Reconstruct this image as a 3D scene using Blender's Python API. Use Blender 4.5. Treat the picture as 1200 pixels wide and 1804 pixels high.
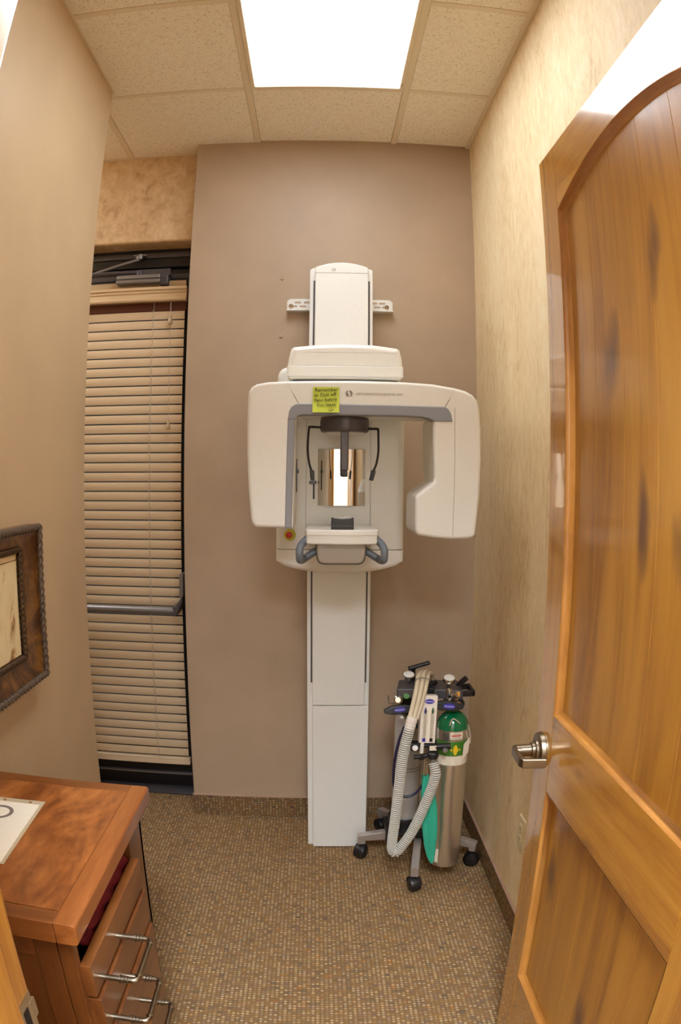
import bpy, bmesh, math, random
from mathutils import Vector, Matrix
random.seed(7)
PI = math.pi
S = bpy.context.scene
COL = S.collection
for o in list(bpy.data.objects):
    bpy.data.objects.remove(o, do_unlink=True)

# ---------------------------------------------------------------- camera (fisheye lens like the photograph's)
EYE = Vector((0.0, 0.0, 1.5551))
cd = bpy.data.cameras.new('camera')
cam = bpy.data.objects.new('camera', cd)
COL.objects.link(cam)
S.camera = cam
RIGHT = Vector((0.99954, -0.02911, 0.00820))
FWD = Vector((0.02951, 0.99808, -0.05439))
UP = Vector((-0.00660, 0.05461, 0.99849))
mw = Matrix.Identity(4)
for i in range(3):
    mw[i][0], mw[i][1], mw[i][2], mw[i][3] = RIGHT[i], UP[i], -FWD[i], EYE[i]
cam.matrix_world = mw
cd.type = 'PANO'
cd.sensor_fit = 'VERTICAL'
cd.sensor_height = 36.0
cd.sensor_width = 36.0 * 1200 / 1804
for holder in (cd, getattr(cd, 'cycles', None)):
    try:
        holder.panorama_type = 'FISHEYE_EQUISOLID'
        holder.fisheye_lens = 1269.04 * 36.0 / 1804
        holder.fisheye_fov = PI
    except Exception:
        pass
cd.clip_start = 0.02

# ---------------------------------------------------------------- world, light levels, exposure
wd = bpy.data.worlds.new('world')
S.world = wd
wd.use_nodes = True
wd.node_tree.nodes['Background'].inputs[0].default_value = (1.0, 0.93, 0.84, 1)
wd.node_tree.nodes['Background'].inputs[1].default_value = 0.03
LAMP = 8.3            # troffer diffuser in the room
HALL_FILL_LAMP = 56.0       # added unseen troffer in the hall, fills the room through the doorway
ALCOVE_LAMP = 16.0     # troffer diffuser round the corner in the alcove
S.view_settings.view_transform = 'Standard'
S.view_settings.look = 'None'
S.view_settings.gamma = 1.0
S.view_settings.use_curve_mapping = False
S.view_settings.exposure = 0.0
S.cycles.max_bounces = 14
S.cycles.diffuse_bounces = 8


# ---------------------------------------------------------------- colours and materials
def lin(c):
    c = c / 255.0
    return c / 12.92 if c <= 0.04045 else ((c + 0.055) / 1.055) ** 2.4


def rgb(r, g, b):
    return (lin(r), lin(g), lin(b), 1.0)


class NT:
    def __init__(self, name):
        self.m = bpy.data.materials.new(name)
        self.m.use_nodes = True
        self.t = self.m.node_tree
        self.b = self.t.nodes['Principled BSDF']

    def n(self, typ, **kw):
        nd = self.t.nodes.new(typ)
        for k, v in kw.items():
            if k.startswith('i_'):
                key = k[2:]
                key = int(key) if key.isdigit() else key.replace('_', ' ')
                nd.inputs[key].default_value = v
            else:
                setattr(nd, k, v)
        return nd

    def l(self, a, ai, b, bi):
        self.t.links.new(a.outputs[ai], b.inputs[bi])

    def set(self, **kw):
        for k, v in kw.items():
            self.b.inputs[k.replace('_', ' ')].default_value = v
        return self

    def coords(self, scale, rot=(0, 0, 0), loc=(0, 0, 0)):
        tc = self.n('ShaderNodeTexCoord')
        mp = self.n('ShaderNodeMapping')
        mp.inputs['Scale'].default_value = scale
        mp.inputs['Rotation'].default_value = rot
        mp.inputs['Location'].default_value = loc
        self.l(tc, 'Object', mp, 'Vector')
        return mp

    def ramp(self, stops):
        r = self.n('ShaderNodeValToRGB')
        e = r.color_ramp.elements
        while len(e) < len(stops):
            e.new(0.5)
        for el, (p, c) in zip(e, stops):
            el.position = p
            el.color = c
        return r

    def bump(self, src, out, strength, dist):
        b = self.n('ShaderNodeBump')
        b.inputs['Strength'].default_value = strength
        b.inputs['Distance'].default_value = dist
        self.l(src, out, b, 'Height')
        self.l(b, 'Normal', self.b, 'Normal')
        return b


def plain(name, c, rough=0.5, metal=0.0, coat=0.0, spec=0.5, speck=0.0):
    m = NT(name)
    m.set(Base_Color=c, Roughness=rough, Metallic=metal, Coat_Weight=coat, Coat_Roughness=0.08)
    m.b.inputs['Specular IOR Level'].default_value = spec
    mp = m.coords((140, 140, 140))
    nz = m.n('ShaderNodeTexNoise', i_Scale=1.0, i_Detail=3.0)
    m.l(mp, 0, nz, 'Vector')
    lo = tuple(x * (1 - 0.015 - speck) for x in c[:3]) + (1,)
    hi = tuple(min(1, x * (1 + 0.015 + speck)) for x in c[:3]) + (1,)
    r = m.ramp([(0.3, lo), (0.7, hi)])
    m.l(nz, 'Fac', r, 'Fac')
    m.l(r, 'Color', m.b, 'Base Color')
    if metal < 0.5:
        m.bump(nz, 'Fac', 0.05, 0.001)
    return m.m


def paint(name, c, rough=0.45, var=0.06):
    m = NT(name)
    m.set(Roughness=rough)
    m.b.inputs['Specular IOR Level'].default_value = 0.4
    a = m.n('ShaderNodeTexNoise', i_Scale=1.0, i_Detail=3.0)
    mp = m.coords((3, 3, 3))
    m.l(mp, 0, a, 'Vector')
    r = m.ramp([(0.3, tuple(x * (1 - var) for x in c[:3]) + (1,)), (0.7, tuple(x * (1 + var) for x in c[:3]) + (1,))])
    m.l(a, 'Fac', r, 'Fac')
    m.l(r, 'Color', m.b, 'Base Color')
    b = m.n('ShaderNodeTexNoise', i_Scale=1.0, i_Detail=2.0)
    mp2 = m.coords((130, 130, 130))
    m.l(mp2, 0, b, 'Vector')
    m.bump(b, 'Fac', 0.22, 0.002)
    return m.m


def faux(name, stops, scale, rough=0.6):
    """mottled wallpaper"""
    m = NT(name)
    m.set(Roughness=rough)
    mp = m.coords(scale)
    a = m.n('ShaderNodeTexNoise', i_Scale=1.0, i_Detail=7.0, i_Roughness=0.68, i_Distortion=0.5)
    m.l(mp, 0, a, 'Vector')
    mp2 = m.coords(tuple(s * 0.12 for s in scale))
    b = m.n('ShaderNodeTexNoise', i_Scale=1.0, i_Detail=2.0)
    m.l(mp2, 0, b, 'Vector')
    mx = m.n('ShaderNodeMix', data_type='FLOAT')
    mx.inputs[0].default_value = 0.35
    m.l(a, 'Fac', mx, 2)
    m.l(b, 'Fac', mx, 3)
    r = m.ramp(stops)
    m.l(mx, 0, r, 'Fac')
    m.l(r, 'Color', m.b, 'Base Color')
    m.bump(a, 'Fac', 0.08, 0.002)
    return m.m


def wood(name, stops, scale, rough=0.25, coat=0.6, warp=1.2, knots=None, coat_rough=0.07):
    """grain runs along the axis with the smallest scale"""
    m = NT(name)
    m.set(Roughness=rough, Coat_Weight=coat, Coat_Roughness=coat_rough)
    mp = m.coords(scale)
    big = m.n('ShaderNodeTexNoise', i_Scale=0.55, i_Detail=3.0, i_Roughness=0.55, i_Distortion=warp)
    m.l(mp, 0, big, 'Vector')
    fine = m.n('ShaderNodeTexNoise', i_Scale=7.0, i_Detail=5.0, i_Roughness=0.7)
    m.l(mp, 0, fine, 'Vector')
    mx = m.n('ShaderNodeMix', data_type='FLOAT')
    mx.inputs[0].default_value = 0.28
    m.l(big, 'Fac', mx, 2)
    m.l(fine, 'Fac', mx, 3)
    r = m.ramp(stops)
    m.l(mx, 0, r, 'Fac')
    out = r
    if knots:
        kmp = m.coords(knots)
        v = m.n('ShaderNodeTexVoronoi', i_Scale=1.0)
        nz = m.n('ShaderNodeTexNoise', i_Scale=2.5, i_Detail=2.0)
        m.l(kmp, 0, nz, 'Vector')
        add = m.n('ShaderNodeVectorMath', operation='MULTIPLY_ADD')
        m.l(nz, 'Color', add, 0)
        add.inputs[1].default_value = (0.35, 0.35, 0.35)
        m.l(kmp, 0, add, 2)
        m.l(add, 0, v, 'Vector')
        kr = m.ramp([(0.0, (1, 1, 1, 1)), (0.10, (0.75, 0.75, 0.75, 1)), (0.24, (0, 0, 0, 1))])
        m.l(v, 'Distance', kr, 'Fac')
        mc = m.n('ShaderNodeMix', data_type='RGBA')
        m.l(kr, 'Color', mc, 0)
        m.l(r, 'Color', mc, 6)
        mc.inputs[7].default_value = rgb(84, 52, 40)
        m.l(mc, 2, m.b, 'Base Color')
    else:
        m.l(r, 'Color', m.b, 'Base Color')
    m.bump(fine, 'Fac', 0.04, 0.001)
    return m.m


def carpet(name, plane, dim=0.72):
    """loop pile: staggered cells, each with its own yarn colour"""
    m = NT(name)
    m.set(Roughness=0.95)
    m.b.inputs['Specular IOR Level'].default_value = 0.1
    tc = m.n('ShaderNodeTexCoord')
    sep = m.n('ShaderNodeSeparateXYZ')
    m.l(tc, 'Object', sep, 'Vector')
    cu, cv = 0.0137, 0.0112

    def math_(op, a=None, b=None):
        nd = m.n('ShaderNodeMath', operation=op)
        for k, v in ((0, a), (1, b)):
            if v is None:
                continue
            if isinstance(v, (int, float)):
                nd.inputs[k].default_value = v
            else:
                m.l(v[0], v[1], nd, k)
        return (nd, 0)
    if plane == 'floor':
        u, v = (sep, 'X'), (sep, 'Y')
    else:
        u, v = math_('ADD', (sep, 'X'), (sep, 'Y')), (sep, 'Z')
    us = math_('DIVIDE', u, cu)
    ui = math_('FLOOR', us)
    off = math_('MULTIPLY', math_('MODULO', ui, 2.0), 0.12)
    vs = math_('ADD', math_('DIVIDE', v, cv), off)
    vi = math_('FLOOR', vs)
    uf = math_('FRACT', us)
    vf = math_('FRACT', vs)
    hu = math_('SINE', math_('MULTIPLY', uf, PI))
    hv = math_('SINE', math_('MULTIPLY', vf, PI))
    hgt = math_('POWER', math_('MAXIMUM', math_('MULTIPLY', hu, hv), 0.0), 0.7)
    cb = m.n('ShaderNodeCombineXYZ')
    m.l(ui[0], 0, cb, 0)
    m.l(vi[0], 0, cb, 1)
    wn = m.n('ShaderNodeTexWhiteNoise', noise_dimensions='2D')
    m.l(cb, 0, wn, 'Vector')
    big = m.n('ShaderNodeTexNoise', i_Scale=14.0, i_Detail=3.0)
    m.l(tc, 'Object', big, 'Vector')
    fac = math_('ADD', math_('MULTIPLY', (wn, 'Value'), 0.7), math_('MULTIPLY', (big, 'Fac'), 0.3))

    def dm(c):
        return tuple(x * dim for x in c[:3]) + (1,)
    gmap = m.n('ShaderNodeVectorMath', operation='SCALE')
    m.l(cb, 0, gmap, 0)
    gmap.inputs['Scale'].default_value = 0.42
    gn = m.n('ShaderNodeTexNoise', i_Scale=1.0, i_Detail=3.0, i_Roughness=0.75)
    m.l(gmap, 0, gn, 'Vector')
    ground = m.ramp([(0.30, dm(rgb(104, 92, 84))), (0.40, dm(rgb(136, 110, 78))), (0.50, dm(rgb(156, 120, 76))), (0.58, dm(rgb(138, 112, 90))), (0.68, dm(rgb(172, 118, 58)))])
    m.l(gn, 'Fac', ground, 'Fac')
    dot = m.ramp([(0.45, (0, 0, 0, 1)), (0.85, (1, 1, 1, 1))])
    m.l(hgt[0], 0, dot, 'Fac')
    amt = m.ramp([(0.15, (0.05, 0.05, 0.05, 1)), (0.6, (0.42, 0.42, 0.42, 1)), (0.98, (0.9, 0.9, 0.9, 1))])
    m.l(wn, 'Value', amt, 'Fac')
    k = math_('MULTIPLY', (dot, 'Color'), (amt, 'Color'))
    mixc = m.n('ShaderNodeMix', data_type='RGBA')
    m.l(k[0], 0, mixc, 0)
    m.l(ground, 'Color', mixc, 6)
    mixc.inputs[7].default_value = dm(rgb(226, 198, 152))
    m.l(mixc, 2, m.b, 'Base Color')
    m.bump(hgt[0], 0, 0.4, 0.003)
    return m.m


def ceiling_tile_mat():
    m = NT('ceiling_tile_mineral')
    m.set(Roughness=0.9)
    m.b.inputs['Specular IOR Level'].default_value = 0.2
    mp = m.coords((170, 170, 170))
    v = m.n('ShaderNodeTexNoise', i_Scale=1.0, i_Detail=4.0, i_Roughness=0.65)
    m.l(mp, 0, v, 'Vector')
    r = m.ramp([(0.31, rgb(176, 156, 126)), (0.43, rgb(238, 228, 208)), (0.6, rgb(244, 236, 220))])
    m.l(v, 'Fac', r, 'Fac')
    m.l(r, 'Color', m.b, 'Base Color')
    m.bump(v, 'Fac', 0.2, 0.002)
    return m.m


def emit(name, c, strength):
    m = NT(name)
    m.set(Base_Color=(0.9, 0.9, 0.88, 1), Roughness=0.6)
    m.b.inputs['Emission Color'].default_value = c
    m.b.inputs['Emission Strength'].default_value = strength
    return m.m


def glass(name, c=(1, 1, 1, 1), rough=0.02, ior=1.45):
    m = NT(name)
    m.set(Base_Color=c, Roughness=rough, IOR=ior, Transmission_Weight=1.0)
    return m.m


M = {}
M['brown_paint'] = paint('brown_wall_paint', rgb(178, 156, 132))
M['left_paint'] = paint('tan_brown_wall_paint', rgb(200, 175, 140))
M['hall_paint'] = paint('hall_bounce_paint', rgb(226, 218, 204))  # unseen hall walls, kept pale to bounce neutral light into the room
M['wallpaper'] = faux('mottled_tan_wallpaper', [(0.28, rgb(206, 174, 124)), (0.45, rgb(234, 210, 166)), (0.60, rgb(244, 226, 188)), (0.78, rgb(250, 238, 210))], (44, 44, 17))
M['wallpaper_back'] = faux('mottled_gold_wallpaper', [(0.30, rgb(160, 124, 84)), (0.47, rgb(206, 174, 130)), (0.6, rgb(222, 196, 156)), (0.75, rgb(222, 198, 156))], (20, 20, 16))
M['carpet'] = carpet('loop_pile_carpet', 'floor')
M['carpet_base'] = carpet('loop_pile_carpet_base', 'wall', 0.6)
M['mauve_trim'] = plain('mauve_trim', rgb(176, 146, 128), 0.5)
M['tile'] = ceiling_tile_mat()
M['tbar'] = plain('cream_grid_metal', rgb(226, 212, 186), 0.45)
M['lamp'] = emit('lamp_diffuser', (0.93, 1.0, 1.07, 1), LAMP)
M['hall_fill_lamp'] = emit('hall_fill_diffuser', (0.92, 1.0, 1.09, 1), HALL_FILL_LAMP)
M['alcove_lamp'] = emit('alcove_lamp_diffuser', (0.95, 1.0, 1.03, 1), ALCOVE_LAMP)
M['white'] = plain('machine_white', rgb(228, 226, 219), 0.38, coat=0.1)
M['white_top'] = plain('machine_column_white', rgb(228, 227, 222), 0.4)
M['grey_bezel'] = plain('machine_grey', rgb(138, 140, 148), 0.45)
M['grey_dark'] = plain('dark_grey_plastic', rgb(80, 74, 79), 0.35)
M['grey_handle'] = plain('blue_grey_plastic', rgb(102, 108, 116), 0.4)
M['seam'] = plain('seam_shadow_gasket', rgb(70, 64, 60), 0.8)
M['black'] = plain('black_plastic', rgb(28, 25, 26), 0.4)
M['blackgloss'] = plain('black_gloss', rgb(20, 16, 16), 0.4)
M['dark_frame'] = plain('dark_bronze_metal', rgb(26, 22, 23), 0.4, metal=0.0)
M['grey_metal'] = plain('grey_anodised_metal', rgb(138, 135, 134), 0.35, metal=0.5)
M['dark_metal'] = plain('dark_grey_painted_metal', rgb(86, 82, 86), 0.35, metal=0.3)
M['mirror'] = plain('mirror', rgb(238, 236, 230), 0.03, metal=1.0)
M['chrome'] = plain('chrome', rgb(214, 210, 204), 0.12, metal=1.0)
M['nickel'] = plain('satin_nickel', rgb(150, 138, 120), 0.3, metal=1.0)
M['alu'] = plain('brushed_aluminium', rgb(220, 214, 206), 0.3, metal=0.95)
M['alu_left'] = plain('pale_silver_paint', rgb(186, 182, 178), 0.3, metal=0.35)
M['leg_metal'] = plain('cast_metal', rgb(184, 176, 172), 0.3, metal=0.6)
M['green'] = plain('green_enamel', rgb(8, 104, 62), 0.12, coat=0.6)
M['green_label'] = plain('green_label', rgb(64, 122, 40), 0.4)
M['teal'] = plain('teal_rubber', rgb(52, 172, 142), 0.4)
M['hose'] = plain('grey_corrugated_hose', rgb(206, 204, 194), 0.45)
M['hose_groove_shade'] = plain('hose_groove_shade', rgb(128, 124, 116), 0.6)
M['beige_tube'] = plain('beige_rubber_tube', rgb(196, 180, 152), 0.4)
M['navy'] = plain('navy_rubber', rgb(34, 30, 62), 0.35)
M['blue'] = plain('blue_label', rgb(58, 46, 160), 0.35)
M['ltblue'] = plain('blue_shoulder', rgb(40, 104, 140), 0.35)
M['yellow'] = plain('yellow_label', rgb(232, 190, 30), 0.5)
M['orange'] = plain('orange_label', rgb(240, 170, 60), 0.5)
M['red'] = plain('red_button', rgb(200, 28, 20), 0.25)
M['lime'] = plain('lime_yellow', rgb(200, 196, 50), 0.5)
M['sticky'] = plain('sticky_note_paper', rgb(200, 212, 74), 0.7)
M['ink'] = plain('ink', rgb(36, 34, 30), 0.7)
M['grey_ink'] = plain('grey_ink', rgb(128, 118, 112), 0.7)
M['pale_ink'] = plain('pale_grey_ink', rgb(168, 158, 148), 0.7)
M['white_ink'] = plain('white_ink', rgb(240, 238, 240), 0.6)
M['paper'] = plain('paper', rgb(246, 240, 224), 0.7)
M['label_paper'] = plain('label_paper', rgb(226, 214, 194), 0.6)
M['sleeve'] = plain('clear_sleeve', rgb(206, 190, 160), 0.25)
M['ivory'] = plain('ivory_plastic', rgb(226, 208, 168), 0.4)
M['burgundy'] = plain('burgundy_cloth', rgb(112, 14, 34), 0.8)
M['clear'] = glass('clear_acrylic')
M['bracket_grey'] = plain('taupe_acrylic', rgb(150, 137, 122), 0.18, coat=0.5)
M['acryl_body'] = plain('flowmeter_white', rgb(226, 216, 204), 0.3)
M['slat'] = wood('blind_slat_wood', [(0.3, rgb(206, 184, 150)), (0.5, rgb(224, 202, 168)), (0.7, rgb(234, 214, 184))], (1.2, 30, 30), rough=0.35, coat=0.5, coat_rough=0.25)
M['valance'] = wood('blind_valance_wood', [(0.3, rgb(174, 146, 108)), (0.5, rgb(198, 170, 130)), (0.7, rgb(212, 186, 148))], (1.2, 30, 30), rough=0.35, coat=0.3, coat_rough=0.2)
M['mahogany'] = plain('dark_red_wood', rgb(92, 44, 24), 0.4)
M['cord'] = plain('pale_cord', rgb(186, 172, 152), 0.8)
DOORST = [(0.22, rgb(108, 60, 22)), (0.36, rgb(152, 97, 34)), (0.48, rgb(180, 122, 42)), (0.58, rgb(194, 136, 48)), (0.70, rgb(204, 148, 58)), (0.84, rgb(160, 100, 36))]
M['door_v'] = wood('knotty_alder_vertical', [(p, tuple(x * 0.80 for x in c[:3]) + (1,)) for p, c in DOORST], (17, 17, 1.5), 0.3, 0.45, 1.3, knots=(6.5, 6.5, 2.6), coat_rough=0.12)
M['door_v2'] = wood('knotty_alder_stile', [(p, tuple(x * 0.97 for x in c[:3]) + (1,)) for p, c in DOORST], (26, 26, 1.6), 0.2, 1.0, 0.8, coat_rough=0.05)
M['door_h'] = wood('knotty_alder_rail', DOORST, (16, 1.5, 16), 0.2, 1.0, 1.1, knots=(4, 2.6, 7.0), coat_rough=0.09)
M['door_dark'] = wood('alder_moulding', [(0.3, rgb(126, 76, 34)), (0.5, rgb(166, 110, 48)), (0.7, rgb(190, 134, 66))], (14, 3, 3), 0.3, 0.5)
M['jamb'] = wood('alder_jamb', DOORST, (22, 22, 1.2), 0.25, 1.0, 0.7, coat_rough=0.2)
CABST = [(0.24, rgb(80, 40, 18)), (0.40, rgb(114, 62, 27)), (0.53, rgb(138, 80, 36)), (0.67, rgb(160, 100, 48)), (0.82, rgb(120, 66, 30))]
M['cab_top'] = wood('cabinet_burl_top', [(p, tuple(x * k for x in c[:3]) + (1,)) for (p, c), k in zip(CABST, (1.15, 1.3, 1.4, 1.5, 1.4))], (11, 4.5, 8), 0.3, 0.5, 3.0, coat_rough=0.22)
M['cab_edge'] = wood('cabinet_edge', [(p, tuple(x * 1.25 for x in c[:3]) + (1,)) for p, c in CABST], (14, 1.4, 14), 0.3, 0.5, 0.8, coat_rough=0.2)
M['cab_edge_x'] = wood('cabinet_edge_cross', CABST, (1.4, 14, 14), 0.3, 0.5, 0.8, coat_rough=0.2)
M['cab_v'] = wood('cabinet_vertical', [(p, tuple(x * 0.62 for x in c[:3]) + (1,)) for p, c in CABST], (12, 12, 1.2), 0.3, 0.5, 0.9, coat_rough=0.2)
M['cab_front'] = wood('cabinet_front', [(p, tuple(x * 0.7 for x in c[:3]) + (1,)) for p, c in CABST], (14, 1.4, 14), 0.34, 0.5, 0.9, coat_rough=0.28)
M['cavity'] = plain('dark_cavity', rgb(26, 14, 9), 0.8)
M['frame_wood'] = wood('antique_frame', [(0.3, rgb(34, 18, 8)), (0.47, rgb(84, 48, 16)), (0.58, rgb(128, 84, 30)), (0.72, rgb(60, 32, 12))], (20, 16, 10), 0.3, 0.5, 1.5)
M['rope'] = plain('pewter_rope', rgb(104, 90, 78), 0.35, metal=0.35)
M['rope_dark'] = plain('bronze_rope', rgb(78, 58, 38), 0.4, metal=0.3)
M['fillet'] = plain('olive_fillet', rgb(110, 106, 40), 0.5)


def art_mat():
    m = NT('sepia_sketch_paper')
    m.set(Roughness=0.5)
    mp = m.coords((16, 16, 11), loc=(3.1, 0.4, 1.7))
    n = m.n('ShaderNodeTexNoise', i_Scale=1.0, i_Detail=6.0, i_Roughness=0.6, i_Distortion=1.2)
    m.l(mp, 0, n, 'Vector')
    r = m.ramp([(0.30, rgb(122, 74, 40)), (0.37, rgb(196, 160, 110)), (0.44, rgb(232, 212, 166)), (0.7, rgb(240, 224, 182))])
    m.l(n, 'Fac', r, 'Fac')
    m.l(r, 'Color', m.b, 'Base Color')
    return m.m


M['art'] = art_mat()


# ---------------------------------------------------------------- mesh helpers
def new():
    return bmesh.new()


def merge(bm, tmp, mat=None):
    if mat is not None:
        bmesh.ops.transform(tmp, matrix=mat, verts=tmp.verts)
    me = bpy.data.meshes.new('tmp')
    tmp.to_mesh(me)
    tmp.free()
    bm.from_mesh(me)
    bpy.data.meshes.remove(me)
    return bm


def box(bm, lo, hi, r=0.0, seg=2, mat=None):
    t = bmesh.new()
    bmesh.ops.create_cube(t, size=1.0)
    lo, hi = Vector(lo), Vector(hi)
    for v in t.verts:
        v.co = Vector(((lo[i] + hi[i]) / 2 + v.co[i] * (hi[i] - lo[i]) for i in range(3)))
    if r > 0:
        r = min(r, 0.49 * min(abs(hi[i] - lo[i]) for i in range(3)))
        bmesh.ops.bevel(t, geom=list(t.edges), offset=r, segments=seg, profile=0.5, affect='EDGES')
    return merge(bm, t, mat)


def area2(p):
    return sum(p[i][0] * p[(i + 1) % len(p)][1] - p[(i + 1) % len(p)][0] * p[i][1] for i in range(len(p)))


def inset(poly, d):
    """poly ccw, d per-edge inward distance"""
    n = len(poly)
    out = []
    for i in range(n):
        p0, p1, p2 = Vector(poly[i - 1]), Vector(poly[i]), Vector(poly[(i + 1) % n])
        e0, e1 = (p1 - p0).normalized(), (p2 - p1).normalized()
        n0, n1 = Vector((-e0.y, e0.x)), Vector((-e1.y, e1.x))
        d0, d1 = d[i - 1], d[i]
        den = e0.x * e1.y - e0.y * e1.x
        if abs(den) < 0.12 or (abs(d0 - d1) > 1e-9 and abs(den) < 0.6):
            out.append(p1 + (n0 * d0 + n1 * d1) * 0.5 if abs(d0 - d1) < 1e-9 else p1 + n0 * d0 * .5 + n1 * d1 * .5)
            continue
        a, b = p0 + n0 * d0, p1 + n1 * d1
        t = ((b.x - a.x) * e1.y - (b.y - a.y) * e1.x) / den
        out.append(a + e0 * t)
    return out


def prism(bm, poly, lo, hi, axis='y', r0=0.0, r1=0.0, seg=4, sharp=(), mat=None):
    """poly in the two axes other than `axis`, extruded lo..hi, with rounded rims (r0 at lo, r1 at hi); edges in `sharp` stay square"""
    if area2(poly) < 0:
        n = len(poly)
        poly = list(reversed(poly))
        sharp = [(n - 2 - k) % n for k in sharp]
    n = len(poly)

    def at(p, h):
        if axis == 'y':
            return (p[0], h, p[1])
        if axis == 'x':
            return (h, p[0], p[1])
        return (p[0], p[1], h)
    rings = []
    flag = [0.0 if i in sharp else 1.0 for i in range(n)]
    if r0 > 0:
        for k in range(seg + 1):
            a = PI / 2 * k / seg
            o = r0 * (1 - math.sin(a))
            rings.append((inset(poly, [o * f for f in flag]), lo + r0 * (1 - math.cos(a))))
    else:
        rings.append((poly, lo))
    if r1 > 0:
        for k in range(seg + 1):
            a = PI / 2 * (1 - k / seg)
            o = r1 * (1 - math.sin(a))
            rings.append((inset(poly, [o * f for f in flag]), hi - r1 * (1 - math.cos(a))))
    else:
        rings.append((poly, hi))
    t = bmesh.new()
    vs = [[t.verts.new(at(p, h)) for p in ring] for ring, h in rings]
    for a, b in zip(vs, vs[1:]):
        for i in range(n):
            j = (i + 1) % n
            t.faces.new((a[i], a[j], b[j], b[i]))
    t.faces.new(list(reversed(vs[0])))
    t.faces.new(vs[-1])
    bmesh.ops.recalc_face_normals(t, faces=list(t.faces))
    return merge(bm, t, mat)


def rounded(pts, rads, seg=5):
    """round polygon corners"""
    out = []
    n = len(pts)
    if isinstance(rads, (int, float)):
        rads = [rads] * n
    for i in range(n):
        p0, p1, p2 = Vector(pts[i - 1]), Vector(pts[i]), Vector(pts[(i + 1) % n])
        r = rads[i]
        if r <= 0:
            out.append(tuple(p1))
            continue
        a, b = (p0 - p1), (p2 - p1)
        r = min(r, a.length * .49, b.length * .49)
        a, b = p1 + a.normalized() * r, p1 + b.normalized() * r
        for k in range(seg + 1):
            t = k / seg
            q = a * (1 - t) ** 2 + p1 * 2 * t * (1 - t) + b * t * t
            out.append(tuple(q))
    return out


def catmull(pts, per=8):
    pts = [Vector(p) for p in pts]
    q = [pts[0] * 2 - pts[1]] + pts + [pts[-1] * 2 - pts[-2]]
    out = []
    for i in range(1, len(q) - 2):
        for k in range(per):
            t = k / per
            out.append(0.5 * ((2 * q[i]) + (-q[i - 1] + q[i + 1]) * t + (2 * q[i - 1] - 5 * q[i] + 4 * q[i + 1] - q[i + 2]) * t * t + (-q[i - 1] + 3 * q[i] - 3 * q[i + 1] + q[i + 2]) * t ** 3))
    out.append(pts[-1])
    return out


def tube(bm, pts, rad, n=12, flat=1.0, caps=True, up=None):
    pts = [Vector(p) for p in pts]
    if isinstance(rad, (int, float)):
        rad = [rad] * len(pts)
    t = bmesh.new()
    rings = []
    nv = None
    for i, p in enumerate(pts):
        d = (pts[min(i + 1, len(pts) - 1)] - pts[max(i - 1, 0)]).normalized()
        if nv is None:
            ref = Vector(up) if up else (Vector((0, 0, 1)) if abs(d.z) < 0.9 else Vector((1, 0, 0)))
            nv = (ref - d * ref.dot(d)).normalized()
        else:
            nv = (nv - d * nv.dot(d)).normalized()
        bv = d.cross(nv)
        rings.append([t.verts.new(p + (nv * math.cos(2 * PI * k / n) + bv * math.sin(2 * PI * k / n) * flat) * rad[i]) for k in range(n)])
    for a, b in zip(rings, rings[1:]):
        for k in range(n):
            j = (k + 1) % n
            t.faces.new((a[k], a[j], b[j], b[k]))
    if caps:
        t.faces.new(list(reversed(rings[0])))
        t.faces.new(rings[-1])
    bmesh.ops.recalc_face_normals(t, faces=list(t.faces))
    return merge(bm, t)


def lathe(bm, prof, origin=(0, 0, 0), axis=(0, 0, 1), n=28, a0=0.0, a1=2 * PI, ring=False):
    """prof: (radius, height)"""
    t = bmesh.new()
    full = abs(a1 - a0 - 2 * PI) < 1e-6
    m = n if full else n + 1
    rings = []
    for r, hh in prof:
        if r < 1e-6 and full:
            rings.append([t.verts.new((0, 0, hh))])
        else:
            rings.append([t.verts.new((r * math.cos(a0 + (a1 - a0) * k / n), r * math.sin(a0 + (a1 - a0) * k / n), hh)) for k in range(m)])
    for a, b in zip(rings, rings[1:]):
        for k in range(n):
            j = (k + 1) % m
            if len(a) == 1 and len(b) == 1:
                continue
            if len(a) == 1:
                t.faces.new((a[0], b[j], b[k]))
            elif len(b) == 1:
                t.faces.new((a[k], a[j], b[0]))
            else:
                t.faces.new((a[k], a[j], b[j], b[k]))
    if full:
        if len(rings[0]) > 1 and not ring:
            t.faces.new(list(reversed(rings[0])))
        if len(rings[-1]) > 1 and not ring:
            t.faces.new(rings[-1])
        bmesh.ops.recalc_face_normals(t, faces=list(t.faces))
    q = Vector((0, 0, 1)).rotation_difference(Vector(axis).normalized()).to_matrix().to_4x4()
    return merge(bm, t, Matrix.Translation(Vector(origin)) @ q)


def cyl(bm, c, r, hh, axis=(0, 0, 1), bev=0.0, n=24, cone=None):
    """from c along axis for hh"""
    r2 = r if cone is None else cone
    if bev > 0:
        prof = [(0, 0), (r - bev, 0), (r - bev * .3, bev * .3), (r, bev), (r2, hh - bev), (r2 - bev * .3, hh - bev * .3), (r2 - bev, hh), (0, hh)]
    else:
        prof = [(0, 0), (r, 0), (r2, hh), (0, hh)]
    return lathe(bm, prof, c, axis, n)


def text_bm(s, size, thick=0.0004, shear=0.0, align='LEFT', space=1.0):
    c = bpy.data.curves.new('lettering', 'FONT')
    c.body = s
    c.size = size
    c.shear = shear
    c.align_x = align
    c.extrude = thick / 2
    c.space_character = space
    c.resolution_u = 2
    o = bpy.data.objects.new('lettering', c)
    COL.objects.link(o)
    bpy.context.view_layer.update()
    me = bpy.data.meshes.new_from_object(o)
    bm = bmesh.new()
    bm.from_mesh(me)
    bpy.data.meshes.remove(me)
    bpy.data.objects.remove(o, do_unlink=True)
    bpy.data.curves.remove(c)
    return bm


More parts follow.
